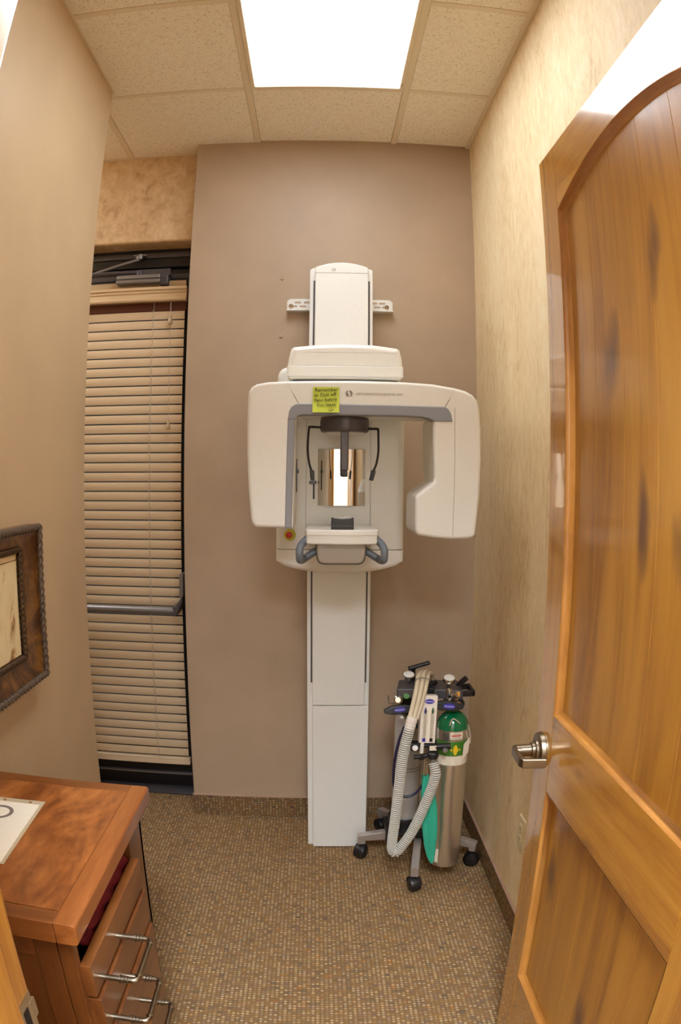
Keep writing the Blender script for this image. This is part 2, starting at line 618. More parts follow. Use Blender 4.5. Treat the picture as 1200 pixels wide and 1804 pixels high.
def put_text(bm, s, size, origin, right, up, **kw):
    t = text_bm(s, size, **kw)
    r, u = Vector(right).normalized(), Vector(up).normalized()
    nn = r.cross(u)
    m = Matrix.Identity(4)
    for i in range(3):
        m[i][0], m[i][1], m[i][2], m[i][3] = r[i], u[i], nn[i], origin[i]
    return merge(bm, t, m)


ORG = {}


def obj(name, bm, mat, parent=None, angle=38, kind=None, label=None):
    org = ORG.get(parent.name, Vector((0, 0, 0))) if parent else Vector((0, 0, 0))
    if org.length > 0:
        bmesh.ops.translate(bm, verts=bm.verts, vec=-org)
    me = bpy.data.meshes.new(name)
    bm.to_mesh(me)
    bm.free()
    me.materials.append(M[mat])
    for p in me.polygons:
        p.use_smooth = True
    try:
        me.set_sharp_from_angle(angle=math.radians(angle))
    except Exception:
        pass
    o = bpy.data.objects.new(name, me)
    COL.objects.link(o)
    wn = o.modifiers.new('weighted_normals', 'WEIGHTED_NORMAL')
    wn.keep_sharp = True
    if parent:
        o.parent = parent
    ORG[o.name] = org
    if kind:
        o['kind'] = kind
    if label:
        o['label'] = label
    return o


def thing(name, label, cat, loc, group=None, kind=None):
    o = bpy.data.objects.new(name, None)
    o.empty_display_size = 0.05
    COL.objects.link(o)
    o.location = loc
    ORG[o.name] = Vector(loc)
    o['label'] = label
    if cat:
        o['category'] = cat
    if group:
        o['group'] = group
    if kind:
        o['kind'] = kind
    return o


def tag(o, label, cat=None, group=None, kind=None):
    o['label'] = label
    if cat:
        o['category'] = cat
    if group:
        o['group'] = group
    if kind:
        o['kind'] = kind
    return o


def copy_tree(o, parent=None, loc=None):
    c = o.copy()
    COL.objects.link(c)
    if parent:
        c.parent = parent
    if loc is not None:
        c.location = loc
    ORG[c.name] = ORG.get(o.name, Vector())
    for ch in list(o.children):
        copy_tree(ch, c)
    return c


# ================================================================ room shell
XL, XR, D, H = -0.830, 0.662, 2.986, 3.056
XC = -0.570          # left corner of the chase that carries the x-ray unit
YL = 2.441           # outside corner where the left wall ends
YT = 3.100           # tan wall over the exterior door
YF = 0.632           # room side of the doorway wall
XH = -0.358          # left jamb of the doorway


def slab(name, lo, hi, mat, r=0.0, kind='structure', parent=None, label=None):
    bm = new()
    box(bm, lo, hi, r)
    return obj(name, bm, mat, parent, kind=kind, label=label)


floor = slab('floor', (-3.4, -2.2, -0.1), (1.5, 3.4, 0.0), 'carpet', label='patterned brown and beige loop carpet')
slab('wall_back', (XC, D, 0.0), (XR + 0.14, 3.4, H + 0.05), 'brown_paint', 0.004, label='brown painted wall behind the x-ray unit')
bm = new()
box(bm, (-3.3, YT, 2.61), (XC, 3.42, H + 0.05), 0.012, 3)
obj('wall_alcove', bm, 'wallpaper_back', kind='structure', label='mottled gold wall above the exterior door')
slab('wall_right', (XR, 0.3, 0.0), (XR + 0.14, 3.3, H + 0.05), 'wallpaper', label='mottled tan wallpapered wall on the right')
slab('wall_left', (-3.3, 0.5, 0.0), (XL, YL, H + 0.05), 'left_paint', 0.006, label='tan painted wall with an outside corner')
slab('wall_alcove_side', (-3.4, YL, 0.0), (-3.2, 3.42, H + 0.05), 'wallpaper_back')
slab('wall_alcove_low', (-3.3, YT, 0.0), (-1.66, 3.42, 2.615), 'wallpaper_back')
# doorway wall in three pieces round the opening
bm = new()
box(bm, (-1.75, 0.50, 0.0), (XH - 0.02, YF - 0.002, H + 0.05))
box(bm, (0.53, 0.50, 0.0), (1.5, YF - 0.002, H + 0.05))
box(bm, (XH - 0.02, 0.50, 2.30), (0.53, YF - 0.002, H + 0.05))
obj('wall_front', bm, 'left_paint', kind='structure')
# hall behind the camera
slab('wall_hall_left', (-1.85, -2.2, 0.0), (-1.75, 0.5, H + 0.05), 'hall_paint')
slab('wall_hall_right', (1.4, -2.2, 0.0), (1.5, 0.5, H + 0.05), 'hall_paint')
slab('wall_hall_rear', (-1.85, -2.3, 0.0), (1.5, -2.2, H + 0.05), 'hall_paint')

# carpet baseboards with a mauve cap
bm = new()
box(bm, (XC - 0.004, D - 0.008, 0.0), (XR - 0.006, D, 0.10), 0.002)
bb = obj('baseboard_back', bm, 'carpet_base', kind='structure')
bm = new()
box(bm, (XC - 0.005, D - 0.010, 0.10), (XR, D, 0.106), 0.002)
obj('cap_strip', bm, 'mauve_trim', bb)
bm = new()
box(bm, (XR - 0.008, 0.64, 0.0), (XR, D - 0.009, 0.10), 0.002)
bb = obj('baseboard_right', bm, 'carpet_base', kind='structure')
bm = new()
box(bm, (XR - 0.010, 0.64, 0.10), (XR, D - 0.011, 0.106), 0.002)
obj('cap_strip', bm, 'mauve_trim', bb)
bm = new()
box(bm, (XL, 1.56, 0.0), (XL + 0.008, YL, 0.10), 0.002)
obj('baseboard_left', bm, 'carpet_base', kind='structure')

# ---------------------------------------------------------------- ceiling: grid bars and lay-in tiles
XT, YB, P = -0.2962, 2.4853, 0.61
bm = new()
box(bm, (-3.4, -2.3, H + 0.03), (1.5, 3.42, H + 0.1))
ceil = obj('ceiling', bm, 'tile', kind='structure', label='suspended ceiling of speckled cream tiles')
xs = [XT + P * k for k in range(-5, 4)]
ys = [YB + P * k for k in range(-8, 2)]
tile_cache = {}


def ceiling_tile(x0, x1, y0, y1):
    key = (round(x1 - x0, 3), round(y1 - y0, 3))
    if key not in tile_cache:
        w, d = (x1 - x0) / 2, (y1 - y0) / 2
        b = new()
        box(b, (-w + 0.0125, -d + 0.0125, -0.003), (w - 0.0125, d - 0.0125, 0.02), 0.003, 1)
        box(b, (-w, -d, 0.004), (w, d, 0.02))
        o = obj('ceiling_tile', b, 'tile', ceil)
        tile_cache[key] = o
    else:
        o = tile_cache[key].copy()
        COL.objects.link(o)
        o.parent = ceil
    o.location = ((x0 + x1) / 2, (y0 + y1) / 2, H)


for i, x0 in enumerate(xs[:-1]):
    for j, y0 in enumerate(ys):
        x1, y1 = xs[i + 1], y0 + P
        if abs(x0 - XT) < .01 and (abs(y0 - (YB - P)) < .01 or abs(y0 - (YB - 2 * P)) < .01):
            continue          # the luminaire sits here
        if abs(x0 - XT) < .01 and any(abs(y0 - (YB - q * P)) < .01 for q in (5, 6, 7)):
            continue          # opening for the added hall fill light
        x0c, x1c, y0c, y1c = max(x0, -3.2 if y0 > 2.3 else -1.74), min(x1, XR if y0 > 0.4 else 1.45), max(y0, -2.2), min(y1, YT)
        if y0 > 2.4 and x0 >= XT - .01:
            y1c = min(y1, D)
        if abs(x0 - (XT - 3 * P)) < .01 and abs(y0 - YB) < .01:
            continue          # alcove luminaire
        if x1c - x0c > 0.03 and y1c - y0c > 0.03:
            ceiling_tile(x0c, x1c, y0c, y1c)
for x in xs[1:-1]:
    b = new()
    box(b, (x - 0.012, -2.2, H - 0.005), (x + 0.012, YT if x < XC else D, H + 0.003), 0.0012, 1)
    obj('grid_bar', b, 'tbar', ceil)
for y in ys[1:]:
    for i, x0 in enumerate(xs[:-1]):
        if abs(x0 - XT) < .01 and any(abs(y - (YB - q * P)) < .01 for q in (1, 5, 6)):
            continue
        x1 = min(xs[i + 1], XR if y > 0.5 else 1.45)
        if x1 - x0 < 0.03:
            continue
        b = new()
        box(b, (x0 + 0.012, y - 0.012, H - 0.0045), (x1 - 0.012, y + 0.012, H + 0.003), 0.0012, 1)
        obj('grid_bar', b, 'tbar', ceil)
b = new()
box(b, (XR - 0.020, YF, H - 0.006), (XR, D, H + 0.002), 0.001, 1)
obj('wall_angle', b, 'tbar', ceil)
b = new()
box(b, (XL, YF, H - 0.004), (XL + 0.010, YL, H + 0.002), 0.001, 1)
obj('wall_angle', b, 'tbar', ceil)


def troffer(y0, y1, lampmat, label, dx=0.0):
    x0, x1 = XT + 0.013 + dx, XT + P - 0.013 + dx
    t = thing('ceiling_light', label, 'ceiling light', ((x0 + x1) / 2, (y0 + y1) / 2, H))
    b = new()
    w = 0.016
    for lo, hi in (((x0, y0, H - 0.012), (x0 + w, y1, H + 0.02)), ((x1 - w, y0, H - 0.012), (x1, y1, H + 0.02)),
                   ((x0 + w, y0, H - 0.012), (x1 - w, y0 + w, H + 0.02)), ((x0 + w, y1 - w, H - 0.012), (x1 - w, y1, H + 0.02))):
        box(b, lo, hi, 0.002, 1)
    obj('frame', b, 'tbar', t)
    b = new()
    box(b, (x0 + w - 0.003, y0 + w - 0.003, H - 0.002), (x1 - w + 0.003, y1 - w + 0.003, H + 0.006))
    obj('diffuser', b, lampmat, t)
    b = new()
    box(b, (x1 - 0.011, y1 - 0.06, H - 0.015), (x1 - 0.004, y1 - 0.04, H - 0.011), 0.001, 1)
    obj('latch', b, 'chrome', t)


troffer(YB - 2 * P + 0.013, YB - 0.013, 'lamp', 'lit white troffer ceiling light with cream frame above the x-ray unit')
troffer(YB - 7 * P + 0.013, YB - 4 * P - 0.013, 'hall_fill_lamp', 'added unseen fill light shaped as a troffer in the hall')  # added out of view to lift the shaded lower parts of the room
troffer(YB + 0.013, YT - 0.008, 'alcove_lamp', 'square lit ceiling light in the alcove beyond the left wall', -3 * P)

# ================================================================ exterior door in the alcove
YD = 3.22
dr = thing('door_1', 'dark bronze framed exterior glass door in the alcove', None, (-1.1, YD, 0), kind='structure')
b = new()
box(b, (-1.66, YD, 2.52), (XC - 0.005, YD + 0.06, 2.625), 0.003)                  # head
box(b, (XC - 0.045, YD - 0.01, 0.0), (XC - 0.004, YD + 0.10, 2.55), 0.003)       # hinge jamb
box(b, (-1.66, YD, 0.0), (-1.61, YD + 0.10, 2.55), 0.003)
obj('frame', b, 'dark_frame', dr)
b = new()
box(b, (-1.61, YD - 0.012, 2.565), (XC - 0.045, YD + 0.03, 2.592), 0.004)
obj('head_stop', b, 'dark_metal', dr)
b = new()
YS = YD + 0.03
box(b, (-1.61, YS, 2.395), (XC - 0.045, YS + 0.045, 2.515), 0.003)
box(b, (-1.61, YS, 0.012), (XC - 0.045, YS + 0.045, 0.24), 0.003)
box(b, (-1.61, YS, 0.24), (-1.52, YS + 0.045, 2.4), 0.003)
box(b, (-0.67, YS, 0.24), (XC - 0.045, YS + 0.045, 2.4), 0.003)
obj('leaf', b, 'dark_frame', dr)
b = new()
box(b, (-1.61, YS - 0.004, 2.468), (XC - 0.047, YS + 0.004, 2.492), 0.002)
box(b, (-1.61, YS - 0.004, 2.40), (XC - 0.047, YS + 0.004, 2.418), 0.002)
obj('leaf_rail_edge', b, 'dark_metal', dr)
b = new()
box(b, (-1.52, YS + 0.018, 0.24), (-0.67, YS + 0.026, 2.4))
obj('pane', b, 'clear', dr)
b = new()
box(b, (-1.60, YS - 0.02, 0.085), (XC - 0.047, YS + 0.002, 0.094), 0.002)
obj('door_sweep', b, 'grey_metal', dr)
b = new()
box(b, (-1.62, 3.17, 0.0), (XC, 3.34, 0.014), 0.004)
for k in range(3):
    box(b, (-1.62, 3.182 + k * 0.014, 0.013), (XC - 0.002, 3.189 + k * 0.014, 0.018), 0.002)
obj('threshold', b, 'dark_metal', dr)
# door closer
b = new()
box(b, (-0.955, 3.155, 2.428), (-0.74, 3.205, 2.472), 0.008, 3)
cb = obj('closer_body', b, 'grey_metal', dr)
b = new()
box(b, (-0.955, 3.152, 2.448), (-0.74, 3.158, 2.451))
obj('closer_groove', b, 'dark_frame', cb)
b = new()
box(b, (-0.86, 3.19, 2.47), (-0.70, 3.24, 2.505), 0.004)
box(b, (-0.745, 3.17, 2.42), (-0.705, 3.235, 2.47), 0.006)
obj('closer_bracket', b, 'dark_metal', dr)
b = new()
tube(b, [(-1.16, 3.14, 2.455), (-0.95, 3.16, 2.52), (-0.845, 3.18, 2.555)], 0.0065, 8)
cyl(b, (-0.845, 3.175, 2.552), 0.012, 0.022, n=12)
cyl(b, (-0.862, 3.175, 2.552), 0.008, 0.018, n=12)
box(b, (-0.88, 3.165, 2.566), (-0.815, 3.2, 2.572), 0.002)
obj('closer_arm', b, 'grey_metal', dr)
b = new()
tube(b, [(-1.16, 3.13, 2.47), (-1.0, 3.15, 2.482), (-0.86, 3.18, 2.49)], 0.009, 8)
cyl(b, (-0.852, 3.172, 2.472), 0.007, 0.022, n=12)
cyl(b, (-0.838, 3.172, 2.472), 0.006, 0.02, n=12)
obj('closer_arm', b, 'dark_metal', dr)
# crash bar in front of the blind
b = new()
tube(b, [(-1.58, 3.08, 0.945), (-0.64, 3.08, 0.945)], 0.0175, 16)
pb = obj('push_bar', b, 'grey_metal', dr)
b = new()
prism(b, [(-0.645, 0.926), (-0.628, 0.926), (-0.599, 0.988), (-0.599, 1.012), (-0.611, 0.996), (-0.632, 0.963), (-0.645, 0.963)], 3.066, 3.21, 'y', 0.003, 0.003, 2)
obj('bar_bracket', b, 'dark_metal', pb)
b = new()
box(b, (-0.617, 3.10, 1.0), (-0.600, 3.232, 1.105), 0.003)
obj('bracket_plate', b, 'grey_metal', pb)

# ---------------------------------------------------------------- wooden blind on that door
bl = thing('wooden_blind', 'closed honey wood horizontal blind hanging on the exterior door', 'window blind', (-1.1, 3.19, 0.19))
b = new()
prof = [(3.180, 2.405), (3.150, 2.405), (3.146, 2.392), (3.152, 2.386), (3.149, 2.378), (3.153, 2.372), (3.150, 2.352), (3.143, 2.343), (3.146, 2.335), (3.180, 2.335)]
prism(b, prof, -1.57, -0.611, 'x')
obj('valance', b, 'valance', bl, angle=25)
b = new()
box(b, (-1.55, 3.185, 2.296), (-0.616, 3.235, 2.405), 0.003)
obj('head_rail', b, 'mahogany', bl)
b = new()
box(b, (-1.56, 3.205, 2.385), (-0.625, 3.215, 2.447), 0.002)
obj('valance_back', b, 'valance', bl)
Z0, Z1, NS = 2.297, 0.205, 48
dz = (Z0 - Z1) / NS
b = new()
w, th = 0.0188, 0.0016
pts = []
for k in range(7):
    u = -1 + k / 3
    pts.append((u * w, 0.0022 * (1 - u * u) + th))
for k in range(7):
    u = 1 - k / 3
    pts.append((u * w, 0.0022 * (1 - u * u) - th))
prism(b, pts, -1.55, -0.622, 'x')
bmesh.ops.translate(b, verts=b.verts, vec=ORG[bl.name] - Vector((-1.086, 0, 0)))
slat0 = obj('slat', b, 'slat', bl)
for k in range(NS):
    s = slat0 if k == 0 else slat0.copy()
    if k:
        COL.objects.link(s)
        s.parent = bl
    s.location = Vector((-1.086, 3.19, Z0 - (k + 0.5) * dz)) - ORG[bl.name]
    s.rotation_euler = (math.radians(93 + random.uniform(-1.0, 1.0)), 0, 0)
b = new()
box(b, (-1.55, 3.172, 0.165), (-0.614, 3.206, 0.200), 0.004)
obj('bottom_rail', b, 'slat', bl)
for x in (-0.765, -1.35):
    b = new()
    pts = []
    for k in range(2 * NS):
        pts.append((x + (0.0022 if k % 2 else -0.0022), 3.158 + (0.004 if k % 2 else 0), Z0 - k * dz / 2))
    tube(b, pts, 0.0011, 5)
    tube(b, [(x + 0.004, 3.160, Z0 + .04), (x + 0.004, 3.160, 0.2)], 0.0009, 5)
    obj('ladder_cord', b, 'cord', bl)
for x, zt in ((-0.681, 2.245), (-0.676, 1.765)):
    b = new()
    tube(b, [(x - 0.004 if zt > 2 else x - 0.006, 3.16, 2.335), (x, 3.150, zt + 0.02)], 0.001, 5)
    lc = obj('lift_cord', b, 'cord', bl)
    b = new()
    lathe(b, [(0, 0.022), (0.005, 0.022), (0.0068, 0.016), (0.005, 0.009), (0.0095, -0.002), (0.0115, -0.012), (0.009, -0.02), (0, -0.022)], (x, 3.15, zt), n=14)
    obj('tassel', b, 'valance', lc)

# ================================================================ panoramic x-ray unit
xr = thing('dental_xray_unit', 'white panoramic dental x-ray unit on a column against the brown wall', 'x-ray machine', (0.08, 2.72, 0))
b = new()
prism(b, rounded([(-0.045, 0.0), (0.198, 0.0), (0.198, 2.345), (0.186, 2.352), (-0.033, 2.352), (-0.045, 2.345)], 0.004), 2.715, 2.955, 'y', 0.004, 0)
colm = obj('column', b, 'white_top', xr)
b = new()
arc = [(-0.024 + 0.203 * k / 12, 2.349 + 0.020 * (1 - (2 * k / 12 - 1) ** 2)) for k in range(13)]
prism(b, [(-0.024, 0.652)] + arc + [(0.179, 0.652)], 2.688, 2.716, 'y', 0.005, 0)
cc = obj('column_cover', b, 'white_top', xr)
b = new()
arc2 = [(-0.0235 + 0.202 * k / 12, 2.3255) for k in range(13)]
box(b, (-0.0235, 2.6872, 2.325), (0.1785, 2.690, 2.3262))
obj('cap_seam', b, 'pale_ink', cc)
b = new()
box(b, (-0.024, 2.688, 0.004), (0.196, 2.716, 0.649), 0.004)
obj('lower_cover', b, 'white_top', xr)
for x0 in (-0.031, 0.180):
    b = new()
    box(b, (x0, 2.7125, 0.74), (x0 + 0.0065, 2.716, 2.30))
    obj('guide_slot', b, 'grey_dark', colm)
# small printed mark on the cap
b = new()


def leaf_logo(bm, cx, cz, r, y):
    for s in (-1, 1):
        pts = []
        for k in range(13):
            a = PI / 2 + s * PI * (0.08 + 0.84 * k / 12)
            pts.append((cx + r * math.cos(a) + s * -0.0 * r, cz + r * math.sin(a)))
        for k in range(9):
            t = k / 8
            z = -0.9 + 1.8 * t
            pts.append((cx - s * (0.10 + 0.42 * max(0, math.cos(z * 1.5)) * (1 if (z > 0) == (s > 0) else 0.15)) * r, cz + z * r))
        prism(bm, pts, y - 0.0004, y + 0.0004, 'y')


leaf_logo(b, 0.0465, 2.338, 0.007, 2.6875)
obj('printed_mark', b, 'pale_ink', cc)

# wall bracket
br = None
for x0, x1, side in ((-0.144, -0.02, -1), (0.18, 0.301, 1)):
    pl = [(x0, 2.236), (x1, 2.236), (x1, 2.29), (x0, 2.29)]
    if side < 0:
        pl = [(x0, 2.236), (x1, 2.236), (x1, 2.29), (x0 + 0.014, 2.29), (x0, 2.28)]
    else:
        pl = [(x0, 2.236), (x1, 2.236), (x1, 2.28), (x1 - 0.014, 2.29), (x0, 2.29)]
    b = new()
    prism(b, pl, 2.976, 2.983, 'y', 0.001, 0, 2)
    box(b, (x0, 2.94, 2.231), (x1, 2.983, 2.237), 0.001, 1)
    wb = obj('wall_bracket', b, 'white_top', xr)
    if side < 0:
        br = wb
for xx, zz in ((-0.098, 2.274), (-0.060, 2.274), (-0.078, 2.257), (-0.115, 2.257), (0.222, 2.274), (0.256, 2.274), (0.236, 2.257), (0.270, 2.257)):
    b = new()
    prism(b, rounded([(xx - 0.014, zz - 0.004), (xx + 0.014, zz - 0.004), (xx + 0.014, zz + 0.004), (xx - 0.014, zz + 0.004)], 0.004, 3), 2.9752, 2.977, 'y')
    obj('bracket_slot', b, 'brown_paint', br if xx < 0 else wb)
for xx in (-0.127, 0.276):
    b = new()
    cyl(b, (xx, 2.977, 2.257), 0.010, 0.003, (0, -1, 0), n=16)
    cyl(b, (xx, 2.974, 2.257), 0.007, 0.006, (0, -1, 0), n=6)
    obj('bolt', b, 'chrome', br if xx < 0 else wb)

# carriage: three vertical panels, a bowed lower cover, the side block behind the head
YP = 2.50
xa, xb_ = -0.046, 0.177
PL, PR = -0.150, 0.297
b = new()
prism(b, rounded([(PL, 1.288), (xa - 0.001, 1.288), (xa - 0.001, 1.927), (PL, 1.927)], [0, 0, 0, 0.045]), YP, 2.687, 'y', 0.02, 0, 5, sharp=(0, 1))
car = obj('carriage_panel', b, 'white', xr, label='left wing of the white carriage')
b = new()
box(b, (xa, YP + 0.004, 1.288), (xb_, 2.687, 1.90))
obj('carriage_panel', b, 'white', xr, label='flat centre panel of the carriage')
b = new()
prism(b, rounded([(xb_ + 0.001, 1.288), (PR, 1.288), (PR, 1.88), (xb_ + 0.001, 1.88)], [0, 0, 0.06, 0]), YP, 2.687, 'y', 0.026, 0, 6, sharp=(0, len(rounded([(0, 0), (1, 0), (1, 1), (0, 1)], [0, 0, .1, 0])) - 1))
obj('carriage_panel', b, 'white', xr, label='right wing of the white carriage')
b = new()
pts = [(PL, 1.2855), (PL, 1.245)]
for k in range(1, 16):
    u = k / 16
    pts.append((PL + (PR - PL) * u, 1.236 - 0.034 * (1 - abs(2 * u - 1) ** 2.2)))
pts += [(PR, 1.245), (PR, 1.2855)]
prism(b, pts, YP - 0.001, 2.687, 'y', 0.016, 0, 4, sharp=(len(pts) - 1,))
obj('lower_carriage_cover', b, 'white', xr)
b = new()
box(b, (PL + 0.004, YP + 0.012, 1.2845), (PR - 0.004, 2.68, 1.2890))
box(b, (xb_ - 0.0002, YP + 0.01, 1.29), (xb_ + 0.0014, 2.68, 1.88))
box(b, (xa - 0.0014, YP + 0.012, 1.29), (xa + 0.0002, 2.68, 1.88))
obj('panel_gasket', b, 'seam', xr)
b = new()
for x, z0, z1 in ((-0.0195, 1.463, 1.525),):
    box(b, (x - 0.003, YP + 0.0025, z0), (x + 0.003, YP + 0.005, z1))
obj('slider_slot', b, 'black', xr)
b = new()
box(b, (-0.036, YP - 0.012, 1.515), (-0.009, YP + 0.004, 1.527), 0.004)
obj('slider_knob', b, 'grey_handle', xr)
# curved mirror
b = new()
t = bmesh.new()
rows = []
for zz in (1.441, 1.637):
    rows.append([t.verts.new((-0.006 + 0.165 * k / 24, YP + 0.003 - 0.014 * (1 - (2 * k / 24 - 1) ** 2), zz)) for k in range(25)])
for k in range(24):
    t.faces.new((rows[0][k], rows[0][k + 1], rows[1][k + 1], rows[1][k]))
r = bmesh.ops.extrude_face_region(t, geom=list(t.faces))
bmesh.ops.translate(t, verts=[v for v in r['geom'] if isinstance(v, bmesh.types.BMVert)], vec=(0, 0.003, 0))
bmesh.ops.recalc_face_normals(t, faces=list(t.faces))
merge(b, t)
obj('mirror', b, 'mirror', xr, label='curved patient positioning mirror')
# emergency stop
b = new()
cyl(b, (-0.102, YP + 0.004, 1.338), 0.021, 0.006, (0, -1, 0), 0.001)
es = obj('emergency_stop', b, 'lime', xr)
b = new()
cyl(b, (-0.104, YP - 0.002, 1.338), 0.006, 0.008, (0, -1, 0))
lathe(b, [(0, 0), (0.011, 0), (0.0115, 0.004), (0.009, 0.009), (0, 0.011)], (-0.104, YP - 0.01, 1.338), (0, -1, 0), 20)
obj('stop_button', b, 'red', es)

# head cover above the rotating arm
b = new()
prof_top = [(-0.106, 1.8985), (0.2645, 1.8985), (0.262, 1.925), (0.2545, 1.954), (0.245, 1.960), (0.172, 1.969), (0.08, 1.9715), (-0.01, 1.968), (-0.085, 1.9605), (-0.095, 1.954), (-0.102, 1.925)]
prism(b, prof_top, 2.282, 2.70, 'y', 0.020, 0.02, 6, sharp=(0,))
hc = obj('head_cover', b, 'white', xr)
b = new()
prism(b, rounded([(-0.107, 2.276), (0.2655, 2.276), (0.2655, 2.68), (-0.107, 2.68)], 0.010), 1.862, 1.897, 'z', 0.004, 0.003)
lip = obj('head_cover_lip', b, 'white', xr)
b = new()
box(b, (-0.098, 2.288, 1.856), (0.257, 2.67, 1.864))
obj('head_underside', b, 'white', xr)
b = new()
box(b, (-0.09, 2.33, 1.838), (0.25, 2.66, 1.857))
obj('gap_shade_plate', b, 'grey_dark', xr)  # dark plate stands in for the shadow gap between head and arm
b = new()
cyl(b, (0.08, 2.42, 1.78), 0.05, 0.08)
obj('rotation_bearing', b, 'grey_dark', xr)

# rotating arm
arm_y0 = 2.20
b = new()
det = [(-0.104, 1.837), (-0.16, 1.834), (-0.195, 1.828), (-0.211, 1.819), (-0.2195, 1.806), (-0.2225, 1.79), (-0.2245, 1.70), (-0.223, 1.611), (-0.218, 1.50), (-0.211, 1.415), (-0.207, 1.400),
       (-0.200, 1.390), (-0.190, 1.386), (-0.086, 1.3835), (-0.080, 1.386), (-0.076, 1.60), (-0.074, 1.705), (-0.070, 1.724), (-0.058, 1.733), (-0.066, 1.766)]
prism(b, det, arm_y0, 2.45, 'y', 0.011, 0.02, 5, sharp=(len(det) - 1, len(det) - 2))
arm = obj('detector_housing', b, 'white', xr)
b = new()
brg = [(-0.1035, 1.8371), (-0.0655, 1.766), (-0.0575, 1.733), (0.360, 1.733), (0.3865, 1.763), (0.4175, 1.8241), (0.35, 1.834), (0.254, 1.8385), (0.10, 1.840)]
prism(b, brg, arm_y0 + 0.0004, 2.45, 'y', 0.011, 0.02, 5, sharp=(0, 1, 3, 4))
obj('arm_bridge', b, 'white', xr)
b = new()
tub = [(0.3872, 1.763), (0.3607, 1.733), (0.352, 1.727), (0.348, 1.716), (0.350, 1.646), (0.3535, 1.545), (0.3515, 1.530), (0.3025, 1.492), (0.2970, 1.483), (0.2955, 1.475), (0.2955, 1.385),
       (0.2985, 1.372), (0.307, 1.364), (0.358, 1.356), (0.415, 1.3515), (0.466, 1.3535), (0.480, 1.357), (0.488, 1.366), (0.4915, 1.395), (0.4995, 1.49), (0.5035, 1.60), (0.502, 1.70),
       (0.4965, 1.765), (0.489, 1.788), (0.475, 1.804), (0.452, 1.816), (0.4182, 1.8241)]
prism(b, tub, arm_y0, 2.45, 'y', 0.011, 0.022, 5, sharp=(0, len(tub) - 1))
th = obj('tube_head_housing', b, 'white', xr)
b = new()
pts = [(0.4175, 1.763), (0.4185, 1.60), (0.417, 1.49), (0.4145, 1.36)]
tube(b, [(x, arm_y0 - 0.0001, z) for x, z in pts], 0.0008, 6)
box(b, (0.4945, arm_y0 + 0.01, 1.7075), (0.5025, 2.43, 1.7085))
obj('housing_seam', b, 'pale_ink', th)
b = new()
tube(b, [(-0.1035, arm_y0 + 0.0095, 1.8365), (-0.094, arm_y0 + 0.001, 1.815), (-0.066, arm_y0, 1.767)], 0.0009, 6)
obj('bridge_seam', b, 'seam', arm)
b = new()
tube(b, [(0.418, arm_y0 + 0.0095, 1.823), (0.409, arm_y0 + 0.001, 1.80), (0.387, arm_y0, 1.764)], 0.0009, 6)
obj('bridge_seam', b, 'seam', arm)
b = new()
bez_out = [(-0.1055, 1.3845), (-0.1035, 1.50), (-0.102, 1.58), (-0.0990, 1.715), (-0.0955, 1.742), (-0.0885, 1.756), (-0.078, 1.7635), (-0.066, 1.7665), (0.15, 1.7655), (0.387, 1.7635), (0.398, 1.756), (0.406, 1.742), (0.4105, 1.7175)]
bez_in = [(0.352, 1.7165), (0.338, 1.7245), (0.315, 1.7295), (0.255, 1.7315), (-0.055, 1.7315), (-0.068, 1.727), (-0.0755, 1.715), (-0.0785, 1.60), (-0.085, 1.3845)]
prism(b, bez_out + bez_in, arm_y0 - 0.003, 2.24, 'y', 0.004, 0, 3)
bz = obj('arm_bezel', b, 'grey_bezel', xr)
b = new()
box(b, (-0.0995, arm_y0 - 0.0035, 1.7185), (-0.0755, arm_y0 - 0.002, 1.7198))
obj('bezel_seam', b, 'seam', bz)
b = new()
box(b, (-0.0765, 2.36, 1.49), (-0.0735, 2.37, 1.60))
obj('slider_slot', b, 'black', arm)
b = new()
box(b, (-0.077, 2.352, 1.552), (-0.068, 2.378, 1.566), 0.003)
obj('slider_knob', b, 'grey_handle', arm)
b = new()
leaf_logo(b, 0.0885, 1.799, 0.0105, arm_y0 - 0.0002)
obj('printed_logo', b, 'grey_ink', arm)
b = new()
put_text(b, 'ORTHOPANTOMOGRAPH\u00ae OP30', 0.0107, (0.109, arm_y0 - 0.0003, 1.7945), (1, 0, 0.001), (0, 0, 1), space=0.86)
obj('printed_name', b, 'pale_ink', arm)

# head support: disc, forehead rest, temple supports
CX, CY = 0.0800, 2.325
b = new()
lathe(b, [(0, 0.0), (0.068, 0.0), (0.075, 0.002), (0.079, 0.008), (0.0795, 0.038), (0.0775, 0.0395), (0.0775, 0.046), (0, 0.046)], (CX, CY, 1.684), n=48)
hd = obj('head_support_disc', b, 'grey_dark', xr)
b = new()
lathe(b, [(0, 0), (0.05, 0), (0.066, 0.006), (0, 0.006)], (CX, CY, 1.679), n=40)
obj('disc_underside', b, 'white', hd)
b = new()
prism(b, [(0.0655, 1.695), (0.0915, 1.695), (0.0905, 1.62), (0.0895, 1.562), (0.0665, 1.562), (0.066, 1.62)], 2.262, 2.285, 'y', 0.004, 0.004, 3)
fr = obj('forehead_rest', b, 'grey_dark', xr)
b = new()
box(b, (0.068, 2.256, 1.542), (0.088, 2.286, 1.562), 0.003)
obj('forehead_pad', b, 'blackgloss', fr)
